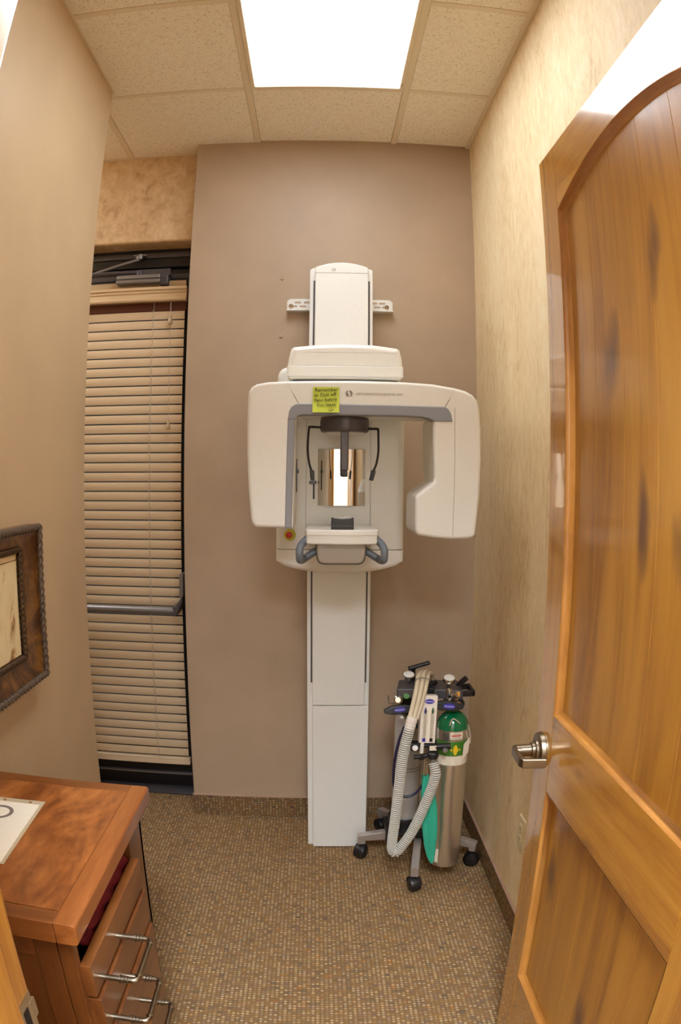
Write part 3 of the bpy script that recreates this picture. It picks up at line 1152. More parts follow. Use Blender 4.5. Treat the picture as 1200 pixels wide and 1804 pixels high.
for side, pp, pad in ((-1, [(0.004, 2.30, 1.700), (-0.030, 2.29, 1.7005), (-0.0345, 2.288, 1.697), (-0.0375, 2.285, 1.655), (-0.0375, 2.283, 1.620), (-0.033, 2.28, 1.585), (-0.024, 2.28, 1.556)], (-0.0225, 1.549)),
                      (1, [(0.155, 2.30, 1.697), (0.182, 2.29, 1.696), (0.1855, 2.288, 1.693), (0.1865, 2.285, 1.655), (0.1860, 2.283, 1.620), (0.180, 2.28, 1.585), (0.171, 2.28, 1.562)], (0.1665, 1.549))):
    b = new()
    tube(b, catmull(pp, 5), 0.0021, 8, flat=1.9, up=(1, 0, 0))
    ts = obj('temple_support', b, 'black', xr)
    b = new()
    cx, cz = pad
    prism(b, rounded([(cx - 0.0075 - side * .002, cz - 0.017), (cx + 0.005 - side * .002, cz - 0.019), (cx + 0.0085 + side * .003, cz + 0.013), (cx - 0.006 + side * .003, cz + 0.016)], 0.003, 3), 2.262, 2.296, 'y', 0.003, 0.003, 3)
    obj('temple_pad', b, 'black', ts)

# chin rest shelf, bracket, handles
b = new()
pl = [(-0.043, 2.225), (-0.041, 2.212)]
for k in range(13):
    u = k / 12
    pl.append((-0.036 + 0.213 * u, 2.206 - 0.014 * (1 - (2 * u - 1) ** 2)))
pl += [(0.182, 2.212), (0.184, 2.225), (0.184, 2.45), (-0.043, 2.45)]
prism(b, pl, 1.364, 1.380, 'z', 0, 0.004, 3)
prism(b, [(x * 0.985 + 0.001, y + 0.003) for x, y in pl], 1.334, 1.3635, 'z', 0.006, 0, 3)
obj('chin_rest_shelf', b, 'white', xr)
b = new()
prism(b, rounded([(-0.004, 1.270), (0.142, 1.270), (0.148, 1.335), (-0.010, 1.335)], [0.022, 0.022, 0, 0]), 2.235, 2.52, 'y', 0.006, 0, 3)
sb = obj('shelf_bracket', b, 'bracket_grey', xr)
b = new()
pts = rounded([(-0.0065, 1.267), (0.1445, 1.267), (0.1505, 1.335), (-0.0125, 1.335)], [0.024, 0.024, 0, 0])
prism(b, pts, 2.245, 2.51, 'y')
obj('bracket_rim', b, 'black', sb)
for s in (-1, 1):
    b = new()

    def mx(x):
        return 0.0705 + s * x
    path = rounded([(mx(0.104), 1.352), (mx(0.131), 1.328), (mx(0.129), 1.276), (mx(0.072), 1.312)], [0, 0.016, 0.018, 0], 6)
    n_ = len(path)
    ys_ = [2.235 - 0.045 * min(1, k / (n_ * .4)) + (0.10 * max(0, (k - n_ * .55) / (n_ * .45))) for k in range(n_)]
    tube(b, [(p[0], y, p[1]) for p, y in zip(path, ys_)], 0.0118, 14)
    obj('grab_handle', b, 'grey_handle', xr)
b = new()
prism(b, [(0.037, 1.380), (0.107, 1.380), (0.1065, 1.418), (0.095, 1.4145), (0.072, 1.413), (0.049, 1.4145), (0.0375, 1.418)], 2.215, 2.25, 'y', 0.003, 0.003, 3)
ch = obj('chin_cup', b, 'blackgloss', xr)
b = new()
box(b, (0.0365, 2.2145, 1.391), (0.1075, 2.2165, 1.3925))
obj('chin_cup_seam', b, 'grey_dark', ch)
b = new()
pts = [(0.0375, 1.4185), (0.049, 1.415), (0.072, 1.4135), (0.095, 1.415), (0.1065, 1.4185), (0.1065, 1.4215), (0.095, 1.418), (0.088, 1.419), (0.085, 1.424), (0.078, 1.4245), (0.076, 1.4175), (0.060, 1.418), (0.049, 1.4185), (0.0375, 1.4215)]
prism(b, pts, 2.217, 2.248, 'y')
obj('bite_guard', b, 'clear', ch)

# ---------------------------------------------------------------- sticky note
sn = thing('sticky_note', 'lime yellow handwritten sticky note on the x-ray arm', 'sticky note', (0.0175, 2.195, 1.739))
b = new()
t = bmesh.new()
rows = []
for j in range(9):
    v = j / 8
    rows.append([t.verts.new((-0.0232 + 0.0815 * i / 4 + 0.0004 * v, 2.1955 - 0.012 * (1 - v) ** 2.2, 1.7385 + 0.0795 * v)) for i in range(5)])
for j in range(8):
    for i in range(4):
        t.faces.new((rows[j][i], rows[j][i + 1], rows[j + 1][i + 1], rows[j + 1][i]))
r = bmesh.ops.extrude_face_region(t, geom=list(t.faces))
bmesh.ops.translate(t, verts=[v for v in r['geom'] if isinstance(v, bmesh.types.BMVert)], vec=(0, 0.0004, 0))
bmesh.ops.recalc_face_normals(t, faces=list(t.faces))
merge(b, t)
obj('note_paper', b, 'sticky', sn)
b = new()


def note_y(z):
    v = (z - 1.7385) / 0.0795
    return 2.1949 - 0.012 * (1 - v) ** 2.2


for s, x, z, sz, tilt in (('Remember', -0.0175, 1.8035, 0.0155, 0.03), ('to Turn off', -0.0195, 1.7875, 0.0145, 0.05), ('Pano before', -0.0195, 1.7715, 0.014, 0.06), ('You leave', -0.0115, 1.7565, 0.0145, 0.05)):
    y = note_y(z)
    put_text(b, s, sz, (x, y - 0.0016, z), (1, 0, tilt), (0, 0.10, 1), shear=0.15, space=1.02, thick=0.0012)
for dx in (0.030, 0.0345):
    tube(b, [(dx, note_y(1.751) - 0.0005, 1.7535), (dx, note_y(1.749) - 0.0005, 1.7500)], 0.0007, 6)
tube(b, [(0.0255, note_y(1.747) - 0.0004, 1.7475), (0.029, note_y(1.744) - 0.0004, 1.7440), (0.034, note_y(1.743) - 0.0004, 1.7435), (0.0395, note_y(1.747) - 0.0004, 1.7480)], 0.0008, 6)
obj('handwriting', b, 'ink', sn)

# ================================================================ wall bumps and outlet
for lab, x, z in (('upper painted screw cap on the brown wall left of the column', -0.168, 2.384), ('lower painted screw cap on the brown wall left of the column', -0.167, 2.128)):
    b = new()
    lathe(b, [(0, 0), (0.0085, 0), (0.008, 0.003), (0.005, 0.005), (0, 0.0055)], (x, D, z), (0, -1, 0), 16)
    tag(obj('screw_cap', b, 'brown_paint'), lab, 'screw cap', 'painted screw caps')
ot = thing('wall_outlet', 'ivory electrical outlet low on the tan wallpapered wall', 'outlet', (XR, 2.035, 0.398))
b = new()
prism(b, rounded([(1.998, 0.339), (2.070, 0.339), (2.070, 0.457), (1.998, 0.457)], 0.004, 3), XR - 0.006, XR, 'x', 0.002, 0, 2)
obj('cover_plate', b, 'ivory', ot)
for z in (0.378, 0.418):
    b = new()
    prism(b, rounded([(2.018, z - 0.015), (2.050, z - 0.015), (2.050, z + 0.015), (2.018, z + 0.015)], 0.010, 4), XR - 0.009, XR - 0.004, 'x', 0.001, 0, 2)
    rc = obj('receptacle', b, 'ivory', ot)
    b = new()
    for y in (2.028, 2.040):
        box(b, (XR - 0.0094, y - 0.001, z - 0.004), (XR - 0.0088, y + 0.001, z + 0.006))
    obj('slot', b, 'black', rc)

# ================================================================ foreground wooden door (open) and its jamb
EX, EY, HY = 0.496, 1.494, 0.632
XB = EX + 0.044
dw = thing('door_2', 'honey knotty wood door standing open with arched panel and lever', None, (EX, HY, 0), kind='structure')
ZT, ZB = 2.281, 0.012
YI0, YI1 = 0.737, 1.388       # inner edges of stiles
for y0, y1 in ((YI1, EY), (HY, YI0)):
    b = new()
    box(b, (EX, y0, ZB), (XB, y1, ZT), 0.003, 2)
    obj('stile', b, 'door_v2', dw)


def arch(n=24, z0=2.124, rise=0.056):
    return [(YI1 + (YI0 - YI1) * k / n, z0 + rise * (1 - (2 * k / n - 1) ** 2)) for k in range(n + 1)]


b = new()
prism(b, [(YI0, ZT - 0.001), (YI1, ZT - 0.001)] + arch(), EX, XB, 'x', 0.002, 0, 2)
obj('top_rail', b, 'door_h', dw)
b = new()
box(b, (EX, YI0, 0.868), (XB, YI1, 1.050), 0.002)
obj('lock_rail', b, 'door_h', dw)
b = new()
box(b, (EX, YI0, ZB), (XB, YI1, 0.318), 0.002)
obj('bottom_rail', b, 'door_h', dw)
npl = 5
for lo, hi, arched in ((1.050, None, True), (0.318, 0.868, False)):
    w = (YI1 - YI0) / npl
    for k in range(npl):
        y0 = YI0 + k * w
        y1 = y0 + w
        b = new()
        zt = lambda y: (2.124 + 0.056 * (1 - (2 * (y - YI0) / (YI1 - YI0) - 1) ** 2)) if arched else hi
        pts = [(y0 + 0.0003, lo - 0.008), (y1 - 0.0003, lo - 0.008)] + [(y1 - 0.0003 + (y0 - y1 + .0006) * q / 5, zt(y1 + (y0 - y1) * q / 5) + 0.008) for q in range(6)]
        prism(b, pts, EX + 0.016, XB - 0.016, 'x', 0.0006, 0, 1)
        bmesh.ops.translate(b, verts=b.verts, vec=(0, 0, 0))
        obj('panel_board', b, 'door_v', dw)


def sticking(path, closed=True):
    """cove moulding that runs round a panel; path in (y, z), counter-clockwise as seen from -x"""
    prof = [(0.0, 0.0), (0.004, 0.005), (0.0055, 0.010), (0.010, 0.013), (0.014, 0.017), (0.020, 0.019)]   # inward, depth
    rings = []
    n = len(path)
    for d_in, dep in prof:
        q = inset(path, [d_in] * n)
        rings.append([(EX + dep, p[0], p[1]) for p in q])
    t = bmesh.new()
    vs = [[t.verts.new(c) for c in rg] for rg in rings]
    for a, c in zip(vs, vs[1:]):
        for i in range(n):
            j = (i + 1) % n
            t.faces.new((a[i], c[i], c[j], a[j]))
    bmesh.ops.recalc_face_normals(t, faces=list(t.faces))
    return t


for path in ([(YI0, 1.050), (YI1, 1.050)] + arch(), [(YI0, 0.318), (YI1, 0.318), (YI1, 0.868), (YI0, 0.868)]):
    if area2(path) < 0:
        path = path[::-1]
    b = new()
    merge(b, sticking(path))
    obj('panel_moulding', b, 'door_dark', dw, angle=50)
# lever handle
HYc, HZ = 1.446, 0.950
b = new()
lathe(b, [(0, 0), (0.040, 0), (0.0405, 0.003), (0.039, 0.011), (0.036, 0.013), (0.024, 0.0135), (0.022, 0.018), (0.018, 0.020), (0.018, 0.026), (0.0145, 0.028), (0.0145, 0.062), (0, 0.062)], (EX, HYc, HZ), (-1, 0, 0), 36)
lv = obj('lever_rose', b, 'nickel', dw)
b = new()
pl = [(EX - 0.050, HYc + 0.013), (EX - 0.064, HYc + 0.013), (EX - 0.070, HYc + 0.004), (EX - 0.072, HYc - 0.065), (EX - 0.066, HYc - 0.078), (EX - 0.016, HYc - 0.086), (EX - 0.016, HYc - 0.079), (EX - 0.060, HYc - 0.066), (EX - 0.061, HYc - 0.012), (EX - 0.050, HYc - 0.012)]
prism(b, pl, HZ - 0.011, HZ + 0.011, 'z', 0.003, 0.003, 3)
obj('lever', b, 'nickel', lv)
# jamb on the left with strike plate, and the head and hinge jamb
jb = b = new()
box(b, (XH - 0.02, 0.495, 0.0), (XH, YF, 2.30), 0.002)
box(b, (XH - 0.001, 0.50, 0.0), (XH + 0.011, 0.582, 2.29), 0.003)
j1 = obj('trim_1', b, 'jamb', kind='structure', label='honey wood door jamb with strike plate on the left')
b = new()
box(b, (XH - 0.001, 0.592, 0.868), (XH + 0.0012, 0.634, 0.935), 0.0005, 1)
prism(b, rounded([(0.625, 0.885), (0.642, 0.885), (0.642, 0.918), (0.625, 0.918)], 0.003), XH - 0.001, XH + 0.0015, 'x')
sp = obj('strike_plate', b, 'chrome', j1)
b = new()
box(b, (XH + 0.0008, 0.602, 0.886), (XH + 0.0016, 0.618, 0.918))
obj('latch_hole', b, 'cavity', sp)
b = new()
box(b, (XH - 0.085, YF - 0.002, 0.0), (XH - 0.006, YF + 0.016, 2.37), 0.004)
obj('trim_2', b, 'jamb', kind='structure')
b = new()
box(b, (0.50, 0.495, 0.0), (0.53, YF - 0.004, 2.30), 0.002)
box(b, (XH, 0.495, 2.285), (0.50, YF - 0.004, 2.305), 0.002)
obj('trim_3', b, 'jamb', kind='structure')

# ================================================================ cabinet
CT = 0.825
CX1, CY0, CY1 = -0.400, 0.930, 1.525
cb = thing('drawer_cabinet', 'reddish brown wooden cabinet with long bar handles against the left wall', 'cabinet', (-0.615, 1.22, 0))
b = new()
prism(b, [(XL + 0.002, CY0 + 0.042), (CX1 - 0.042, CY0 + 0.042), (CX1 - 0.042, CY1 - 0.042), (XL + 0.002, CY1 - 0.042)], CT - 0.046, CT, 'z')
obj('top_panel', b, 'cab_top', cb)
b = new()
prism(b, rounded([(CX1 - 0.041, CT - 0.046), (CX1, CT - 0.046), (CX1, CT - 0.004), (CX1 - 0.006, CT), (CX1 - 0.041, CT)], [0, 0.010, 0.003, 0.003, 0], 4), CY0, CY1, 'y', 0.003, 0.003, 2)
obj('top_edge', b, 'cab_edge', cb)
for y0, y1 in ((CY0, CY0 + 0.041), (CY1 - 0.041, CY1)):
    b = new()
    box(b, (XL + 0.002, y0, CT - 0.046), (CX1 - 0.0412, y1, CT), 0.003, 2)
    obj('top_edge', b, 'cab_edge_x', cb)
BX, BY0, BY1 = -0.422, 0.952, 1.500         # carcass faces
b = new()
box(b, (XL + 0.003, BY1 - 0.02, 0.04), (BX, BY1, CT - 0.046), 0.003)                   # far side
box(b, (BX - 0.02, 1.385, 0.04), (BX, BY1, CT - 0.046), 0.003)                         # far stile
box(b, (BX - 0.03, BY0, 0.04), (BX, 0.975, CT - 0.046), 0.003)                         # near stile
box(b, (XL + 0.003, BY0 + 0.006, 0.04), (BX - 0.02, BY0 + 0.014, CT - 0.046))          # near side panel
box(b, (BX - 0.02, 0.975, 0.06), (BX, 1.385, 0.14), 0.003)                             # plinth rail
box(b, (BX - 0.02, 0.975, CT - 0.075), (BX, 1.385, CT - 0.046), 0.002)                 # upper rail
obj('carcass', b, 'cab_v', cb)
b = new()
box(b, (BX - 0.075, BY0, 0.04), (BX - 0.031, BY0 + 0.02, CT - 0.046), 0.002)
obj('side_stile', b, 'cab_v', cb)
b = new()
box(b, (XL + 0.003, BY0 + 0.001, CT - 0.105), (BX - 0.076, BY0 + 0.019, CT - 0.046), 0.002)
obj('side_rail', b, 'cab_front', cb)
b = new()
box(b, (XL + 0.02, 0.98, 0.05), (BX - 0.20, 1.48, CT - 0.06))
obj('inner_back', b, 'cavity', cb)
for z in (0.625, 0.705):
    pass
for y, z in ((1.480, 0.439), (1.430, 0.363)):
    b = new()
    box(b, (BX - 0.001, y - 0.004, z - 0.013), (BX + 0.0015, y + 0.004, z + 0.013))
    obj('shelf_slot', b, 'black', cb)
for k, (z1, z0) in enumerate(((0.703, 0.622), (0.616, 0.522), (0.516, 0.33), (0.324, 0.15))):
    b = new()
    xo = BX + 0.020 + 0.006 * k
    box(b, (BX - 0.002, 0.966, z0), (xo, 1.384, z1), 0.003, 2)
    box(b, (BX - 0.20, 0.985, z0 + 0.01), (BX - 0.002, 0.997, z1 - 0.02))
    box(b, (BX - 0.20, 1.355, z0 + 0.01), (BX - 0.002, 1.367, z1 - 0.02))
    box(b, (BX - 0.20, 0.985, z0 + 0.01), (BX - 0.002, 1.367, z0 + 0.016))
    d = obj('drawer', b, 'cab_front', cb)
    if k < 3:
        zc = (0.650, 0.538, 0.43)[k]
        ya, yb2 = ((1.003, 1.143), (1.003, 1.141), (1.02, 1.18))[k]
        b = new()
        xe = xo + 0.072
        for y in (ya, yb2):
            cyl(b, (xo - 0.001, y, zc), 0.0062, 0.062, (1, 0, 0), n=14)
            for dx in (0.038, 0.044, 0.050):
                lathe(b, [(0.006, 0), (0.0098 if dx < .04 else 0.0085, 0.001), (0.0098 if dx < .04 else 0.0085, 0.0035), (0.006, 0.0045)], (xo + dx, y, zc), (1, 0, 0), 14)
        path = rounded([(xo + 0.05, ya), (xe, ya), (xe, yb2), (xo + 0.05, yb2)], [0, 0.014, 0.014, 0], 6)
        tube(b, [(p[0], p[1], zc) for p in path], 0.0058, 12)
        for y in (ya + 0.016, yb2 - 0.016):
            lathe(b, [(0.005, 0), (0.0078, 0.001), (0.0078, 0.004), (0.005, 0.005)], (xe, y - 0.0025, zc), (0, 1, 0), 14)
        obj('bar_handle', b, 'nickel', d)
# burgundy cloth in the open slot above the drawers
b = new()
t = bmesh.new()
rows = []
for j in range(7):
    v = j / 6
    rows.append([t.verts.new((BX - 0.006 - 0.012 * v + 0.006 * math.sin(i * 1.3 + j), 1.045 + 0.33 * i / 20, 0.690 + (0.055 + 0.004 * math.sin(i * 0.9)) * v * min(1, 0.25 + i / 14))) for i in range(21)])
for j in range(6):
    for i in range(20):
        t.faces.new((rows[j][i], rows[j][i + 1], rows[j + 1][i + 1], rows[j + 1][i]))
r = bmesh.ops.extrude_face_region(t, geom=list(t.faces))
bmesh.ops.translate(t, verts=[v for v in r['geom'] if isinstance(v, bmesh.types.BMVert)], vec=(-0.02, 0, 0))
bmesh.ops.recalc_face_normals(t, faces=list(t.faces))
merge(b, t)
tag(obj('folded_cloth', b, 'burgundy'), 'burgundy red cloth tucked in the open top drawer of the cabinet', 'cloth')

# sheet of paper in a clear sleeve on the cabinet
ps = thing('paper_sheet', 'white sheet of paper with grey ring in plastic sleeve on cabinet', 'paper', (-0.72, 1.25, CT))
rotm = Matrix.Translation((-0.614, 1.386, CT)) @ Matrix.Rotation(math.radians(3), 4, 'Z')
b = new()
box(b, (-0.212, -0.292, 0.0003), (0.0, 0.0, 0.0010), mat=rotm)
obj('sleeve', b, 'sleeve', ps)
b = new()
box(b, (-0.206, -0.286, 0.0010), (-0.008, -0.020, 0.0018), mat=rotm)
obj('page', b, 'paper', ps)
for k, yy in enumerate((-0.034, -0.098)):
    b = new()
    lathe(b, [(0.0, 0), (0.0042, 0), (0.0042, 0.0004), (0, 0.0004)], rotm @ Vector((yy, -0.0105, 0.0010)), n=14)
    obj('punch_hole', b, 'door_dark', ps)
b = new()
lathe(b, [(0.024, 0), (0.033, 0), (0.033, 0.0004), (0.024, 0.0004), (0.024, 0)], rotm @ Vector((-0.088, -0.075, 0.0018)), n=40, ring=True)
obj('printed_ring', b, 'grey_ink', ps)

# ================================================================ picture on the left wall
pf = thing('picture_frame', 'dark antique picture frame with rope moulding on the left wall', 'picture', (XL, 1.64, 1.195))
FY1, FY0, FZ0, FZ1 = 1.912, 1.36, 0.972, 1.412
b = new()
# mitred frame: profile from outer edge (0) inward
prof = [(0.0, 0.0), (0.0, 0.034), (0.012, 0.040), (0.022, 0.034), (0.045, 0.020), (0.075, 0.012), (0.090, 0.014), (0.092, 0.0)]
rect = [(FY0, FZ0), (FY1, FZ0), (FY1, FZ1), (FY0, FZ1)]
t = bmesh.new()
vs = []
for d_in, pr in prof:
    q = inset(rect, [d_in] * 4)
    vs.append([t.verts.new((XL + pr, p[0], p[1])) for p in q])
for a, c in zip(vs, vs[1:]):
    for i in range(4):
        j = (i + 1) % 4
        t.faces.new((a[i], c[i], c[j], a[j]))
bmesh.ops.recalc_face_normals(t, faces=list(t.faces))
merge(b, t)
obj('frame_moulding', b, 'frame_wood', pf, angle=50)


def rope(bm, p, q, rad, pitch):
    p, q = Vector(p), Vector(q)
    L = (q - p).length
    d = (q - p) / L
    n = int(L / pitch * 6)
    t = bmesh.new()
    rings = []
    nv = Vector((1, 0, 0))
    bv = d.cross(nv)
    for i in range(n + 1):
        s = L * i / n
        ring = []
        for k in range(10):
            a = 2 * PI * k / 10
            rr = rad * (1 + 0.22 * math.cos(a * 2 - 2 * PI * s / pitch))
            ring.append(t.verts.new(p + d * s + (nv * math.cos(a) + bv * math.sin(a)) * rr))
        rings.append(ring)
    for a, c in zip(rings, rings[1:]):
        for k in range(10):
            j = (k + 1) % 10
            t.faces.new((a[k], a[j], c[j], c[k]))
    bmesh.ops.recalc_face_normals(t, faces=list(t.faces))
    merge(bm, t)


b = new()
e = 0.008
rr = [(FY0 + e, FZ0 + e), (FY1 - e, FZ0 + e), (FY1 - e, FZ1 - e), (FY0 + e, FZ1 - e)]
for i in range(4):
    a, c = rr[i], rr[(i + 1) % 4]
    rope(b, (XL + 0.040, a[0], a[1]), (XL + 0.040, c[0], c[1]), 0.0095, 0.022)
obj('rope_moulding', b, 'rope', pf, angle=80)
b = new()
e = 0.096
rr = [(FY0 + e, FZ0 + 0.08), (FY1 - e - 0.012, FZ0 + 0.08), (FY1 - e - 0.012, FZ1 - 0.062), (FY0 + e, FZ1 - 0.062)]
for i in range(4):
    a, c = rr[i], rr[(i + 1) % 4]
    rope(b, (XL + 0.020, a[0], a[1]), (XL + 0.020, c[0], c[1]), 0.008, 0.016)
obj('inner_beading', b, 'rope_dark', pf, angle=80)
b = new()
box(b, (XL + 0.002, FY0 + 0.05, FZ0 + 0.05), (XL + 0.010, FY1 - 0.06, FZ1 - 0.05))
obj('mount', b, 'frame_wood', pf)
b = new()
box(b, (XL + 0.0102, rr[0][0], rr[0][1]), (XL + 0.0125, rr[1][0] - 0.008, rr[2][1] - 0.006))
obj('fillet', b, 'fillet', pf)
b = new()
box(b, (XL + 0.0127, rr[0][0], rr[0][1] + 0.008), (XL + 0.0137, rr[1][0] - 0.012, rr[2][1] - 0.012))
obj('artwork', b, 'art', pf, label='sepia sketch on cream paper')

# ================================================================ gas cylinder cart
HC = Vector((0.405, 2.60, 0))
ct = thing('gas_cart', 'five legged rolling cart holding two gas cylinders in the corner', 'medical cart', (HC.x, HC.y, 0))
cas = [(0.172, 2.601), (0.357, 2.329), (0.612, 2.500), (0.580, 2.795), (0.275, 2.835)]
for (x, y) in cas:
    b = new()
    d = Vector((x, y, 0)) - HC
    L = d.length
    d.normalize()
    nrm = Vector((-d.y, d.x, 0))
    mtx = Matrix.Identity(4)
    for i in range(3):
        mtx[i][0], mtx[i][1], mtx[i][2], mtx[i][3] = d[i], nrm[i], (0, 0, 1)[i], HC[i]
    prism(b, [(0.02, 0.118), (L * .62, 0.092), (L - 0.015, 0.088), (L - 0.012, 0.072), (L + 0.014, 0.072), (L + 0.016, 0.112), (L, 0.116), (0.02, 0.152)], -0.016, 0.016, 'y', 0.004, 0.004, 2, mat=mtx)
    lg = obj('leg', b, 'leg_metal', ct)
    b = new()
    prism(b, rounded([(L * .35, -0.006), (L * .93, -0.006), (L * .93, 0.006), (L * .35, 0.006)], 0.006, 4), 0, 0.0022, 'z',
          mat=mtx @ Matrix.Translation((0, 0, 0.1205)) @ Matrix.Rotation(math.radians(6.3), 4, 'Y') @ Matrix.Translation((0, 0, 0.018)))
    obj('leg_inlay', b, 'grey_metal', lg)
    b = new()
    ax = Vector((d.y, -d.x, 0)) if abs(y - 2.329) > 0.01 else Vector((0.97, 0.24, 0))
    if abs(x - 0.172) < 0.01:
        ax = Vector((0.86, -0.5, 0))
    lathe(b, [(0, -0.0235), (0.014, -0.023), (0.025, -0.020), (0.030, -0.012), (0.0305, 0.0), (0.030, 0.012), (0.025, 0.020), (0.014, 0.023), (0, 0.0235)], Vector((x, y, 0.0305)), ax, 28)
    lathe(b, [(0.0305, -0.021), (0.0330, -0.014), (0.0335, 0.0), (0.0330, 0.014), (0.0305, 0.021)], Vector((x, y, 0.032)), ax, 18, a0=PI * 0.5, a1=PI * 1.5)
    cyl(b, (x, y, 0.045), 0.008, 0.035, n=12)
    obj('caster', b, 'black', ct)
b = new()
lathe(b, [(0, 0.088), (0.040, 0.088), (0.048, 0.10), (0.048, 0.15), (0.040, 0.165), (0.022, 0.175), (0, 0.175)], HC, n=28)
obj('hub', b, 'black', ct)
b = new()
box(b, (0.389, 2.52, 0.15), (0.418, 2.548, 0.79), 0.004, 2)
obj('pole', b, 'chrome', ct)
# cylinder cups
RT = Vector((0.474, 2.385, 0.095))
LT = Vector((0.343, 2.600, 0.14))
b = new()
prism(b, rounded([(0.262, 2.545), (0.262, 2.66), (0.41, 2.67), (0.44, 2.56), (0.43, 2.50), (0.30, 2.50)], 0.02), 0.150, 0.168, 'z', 0.003, 0.003, 2)
lathe(b, [(0.056, 0.165), (0.066, 0.165), (0.066, 0.205), (0.062, 0.208), (0.056, 0.205)], (LT.x, LT.y, 0), n=32)
prism(b, [(0.262, 2.50), (0.262, 2.54), (0.285, 2.55), (0.31, 2.51)], 0.115, 0.165, 'z', 0.002, 0.002, 2)
prism(b, [(0.42, 2.42), (0.445, 2.44), (0.445, 2.56), (0.40, 2.56)], 0.13, 0.19, 'z', 0.004, 0.004, 2)
obj('cylinder_tray', b, 'black', ct)
# yoke block
b = new()
prism(b, rounded([(0.276, 2.44), (0.40, 2.425), (0.50, 2.40), (0.510, 2.402), (0.515, 2.53), (0.42, 2.55), (0.296, 2.555)], 0.006, 3), 0.762, 0.797, 'z', 0.004, 0.004, 2)
yk = obj('yoke_block', b, 'dark_metal', ct)
b = new()
box(b, (0.388, 2.422, 0.757), (0.412, 2.553, 0.802), 0.004)
obj('block_band', b, 'black', yk)
b = new()
lathe(b, [(0, 0), (0.022, 0), (0.026, 0.004), (0.026, 0.012), (0.020, 0.016), (0.012, 0.017), (0.012, 0.034), (0, 0.034)], (0.405, 2.49, 0.797), n=24)
obj('hose_port', b, 'black', yk)
b = new()
for lo, hi in (((0.512, 2.415, 0.768), (0.555, 2.427, 0.790)), ((0.512, 2.50, 0.768), (0.555, 2.512, 0.790)), ((0.545, 2.415, 0.768), (0.557, 2.512, 0.790))):
    box(b, lo, hi, 0.003)
obj('hose_hook', b, 'black', yk)
b = new()
tube(b, [(0.505, 2.47, 0.795), (0.515, 2.46, 0.812), (0.531, 2.455, 0.828)], 0.0105, 10)
obj('clamp_knob', b, 'black', yk)
b = new()
tube(b, [(0.348, 2.55, 0.79), (0.348, 2.55, 0.842)], 0.009, 10)
box(b, (-0.012, -0.012, -0.006), (0.072, 0.012, 0.006), 0.004, 2, mat=Matrix.Translation((0.340, 2.545, 0.845)) @ Matrix.Rotation(math.radians(-16), 4, 'Y'))
obj('clamp_lever', b, 'black', yk)
b = new()
box(b, (0.482, 2.398, 0.775), (0.497, 2.4015, 0.792))
obj('warning_label', b, 'orange', yk)


def gauge(x, y, z, face):
    b = new()
    lathe(b, [(0, -0.045), (0.008, -0.045), (0.008, -0.012), (0.013, -0.010), (0.021, -0.006), (0.0225, 0.0), (0.0225, 0.008), (0.019, 0.009), (0, 0.009)], (x, y, z), (0, -0.35, 1), 28)
    g = obj('pressure_gauge', b, 'chrome', ct)
    b = new()
    lathe(b, [(0, 0.0092), (0.0195, 0.0092), (0.017, 0.0112), (0, 0.012)], (x, y, z), (0, -0.35, 1), 28)
    obj('gauge_face', b, face, g)


gauge(0.325, 2.50, 0.826, 'white_top')
gauge(0.461, 2.425, 0.832, 'white_top')
# regulators under the block
b = new()
cyl(b, (0.459, 2.402, 0.715), 0.008, 0.09, n=14)
cyl(b, (0.459, 2.402, 0.790), 0.012, 0.012, n=14)
lathe(b, [(0, 0), (0.010, 0.001), (0.013, 0.006), (0.010, 0.012), (0, 0.014)], (0.437, 2.36, 0.757), (0, -1, 0.2), 14)
lathe(b, [(0, 0), (0.010, 0.001), (0.013, 0.006), (0.010, 0.012), (0, 0.014)], (0.484, 2.36, 0.757), (0, -1, 0.2), 14)
box(b, (0.428, 2.355, 0.748), (0.495, 2.41, 0.753), 0.002)
obj('regulator', b, 'chrome', ct)
b = new()
for x, z in ((0.286, 0.752),):
    lathe(b, [(0, 0.03), (0.010, 0.03), (0.011, 0.022), (0.016, 0.018), (0.016, 0.008), (0.012, 0.0), (0, 0.0)], (x, 2.455, z), (-0.2, -1, 0.25), 18)
tube(b, [(0.249, 2.47, 0.763), (0.252, 2.47, 0.733), (0.285, 2.475, 0.730)], 0.0024, 8)
cyl(b, (0.286, 2.47, 0.752), 0.008, 0.02, (0, 1, 0), n=12)
obj('regulator', b, 'chrome', ct)
b = new()
lathe(b, [(0, 0.02), (0.010, 0.02), (0.0135, 0.016), (0.0135, 0.004), (0.009, 0.0), (0, 0.0)], (0.312, 2.452, 0.766), (0, -1, 0.35), 10)
cyl(b, (0.312, 2.455, 0.763), 0.006, 0.03, (0, 1, 0), n=10)
obj('selector_knob', b, 'green_label', ct)
# yoke clamps with blue ovals


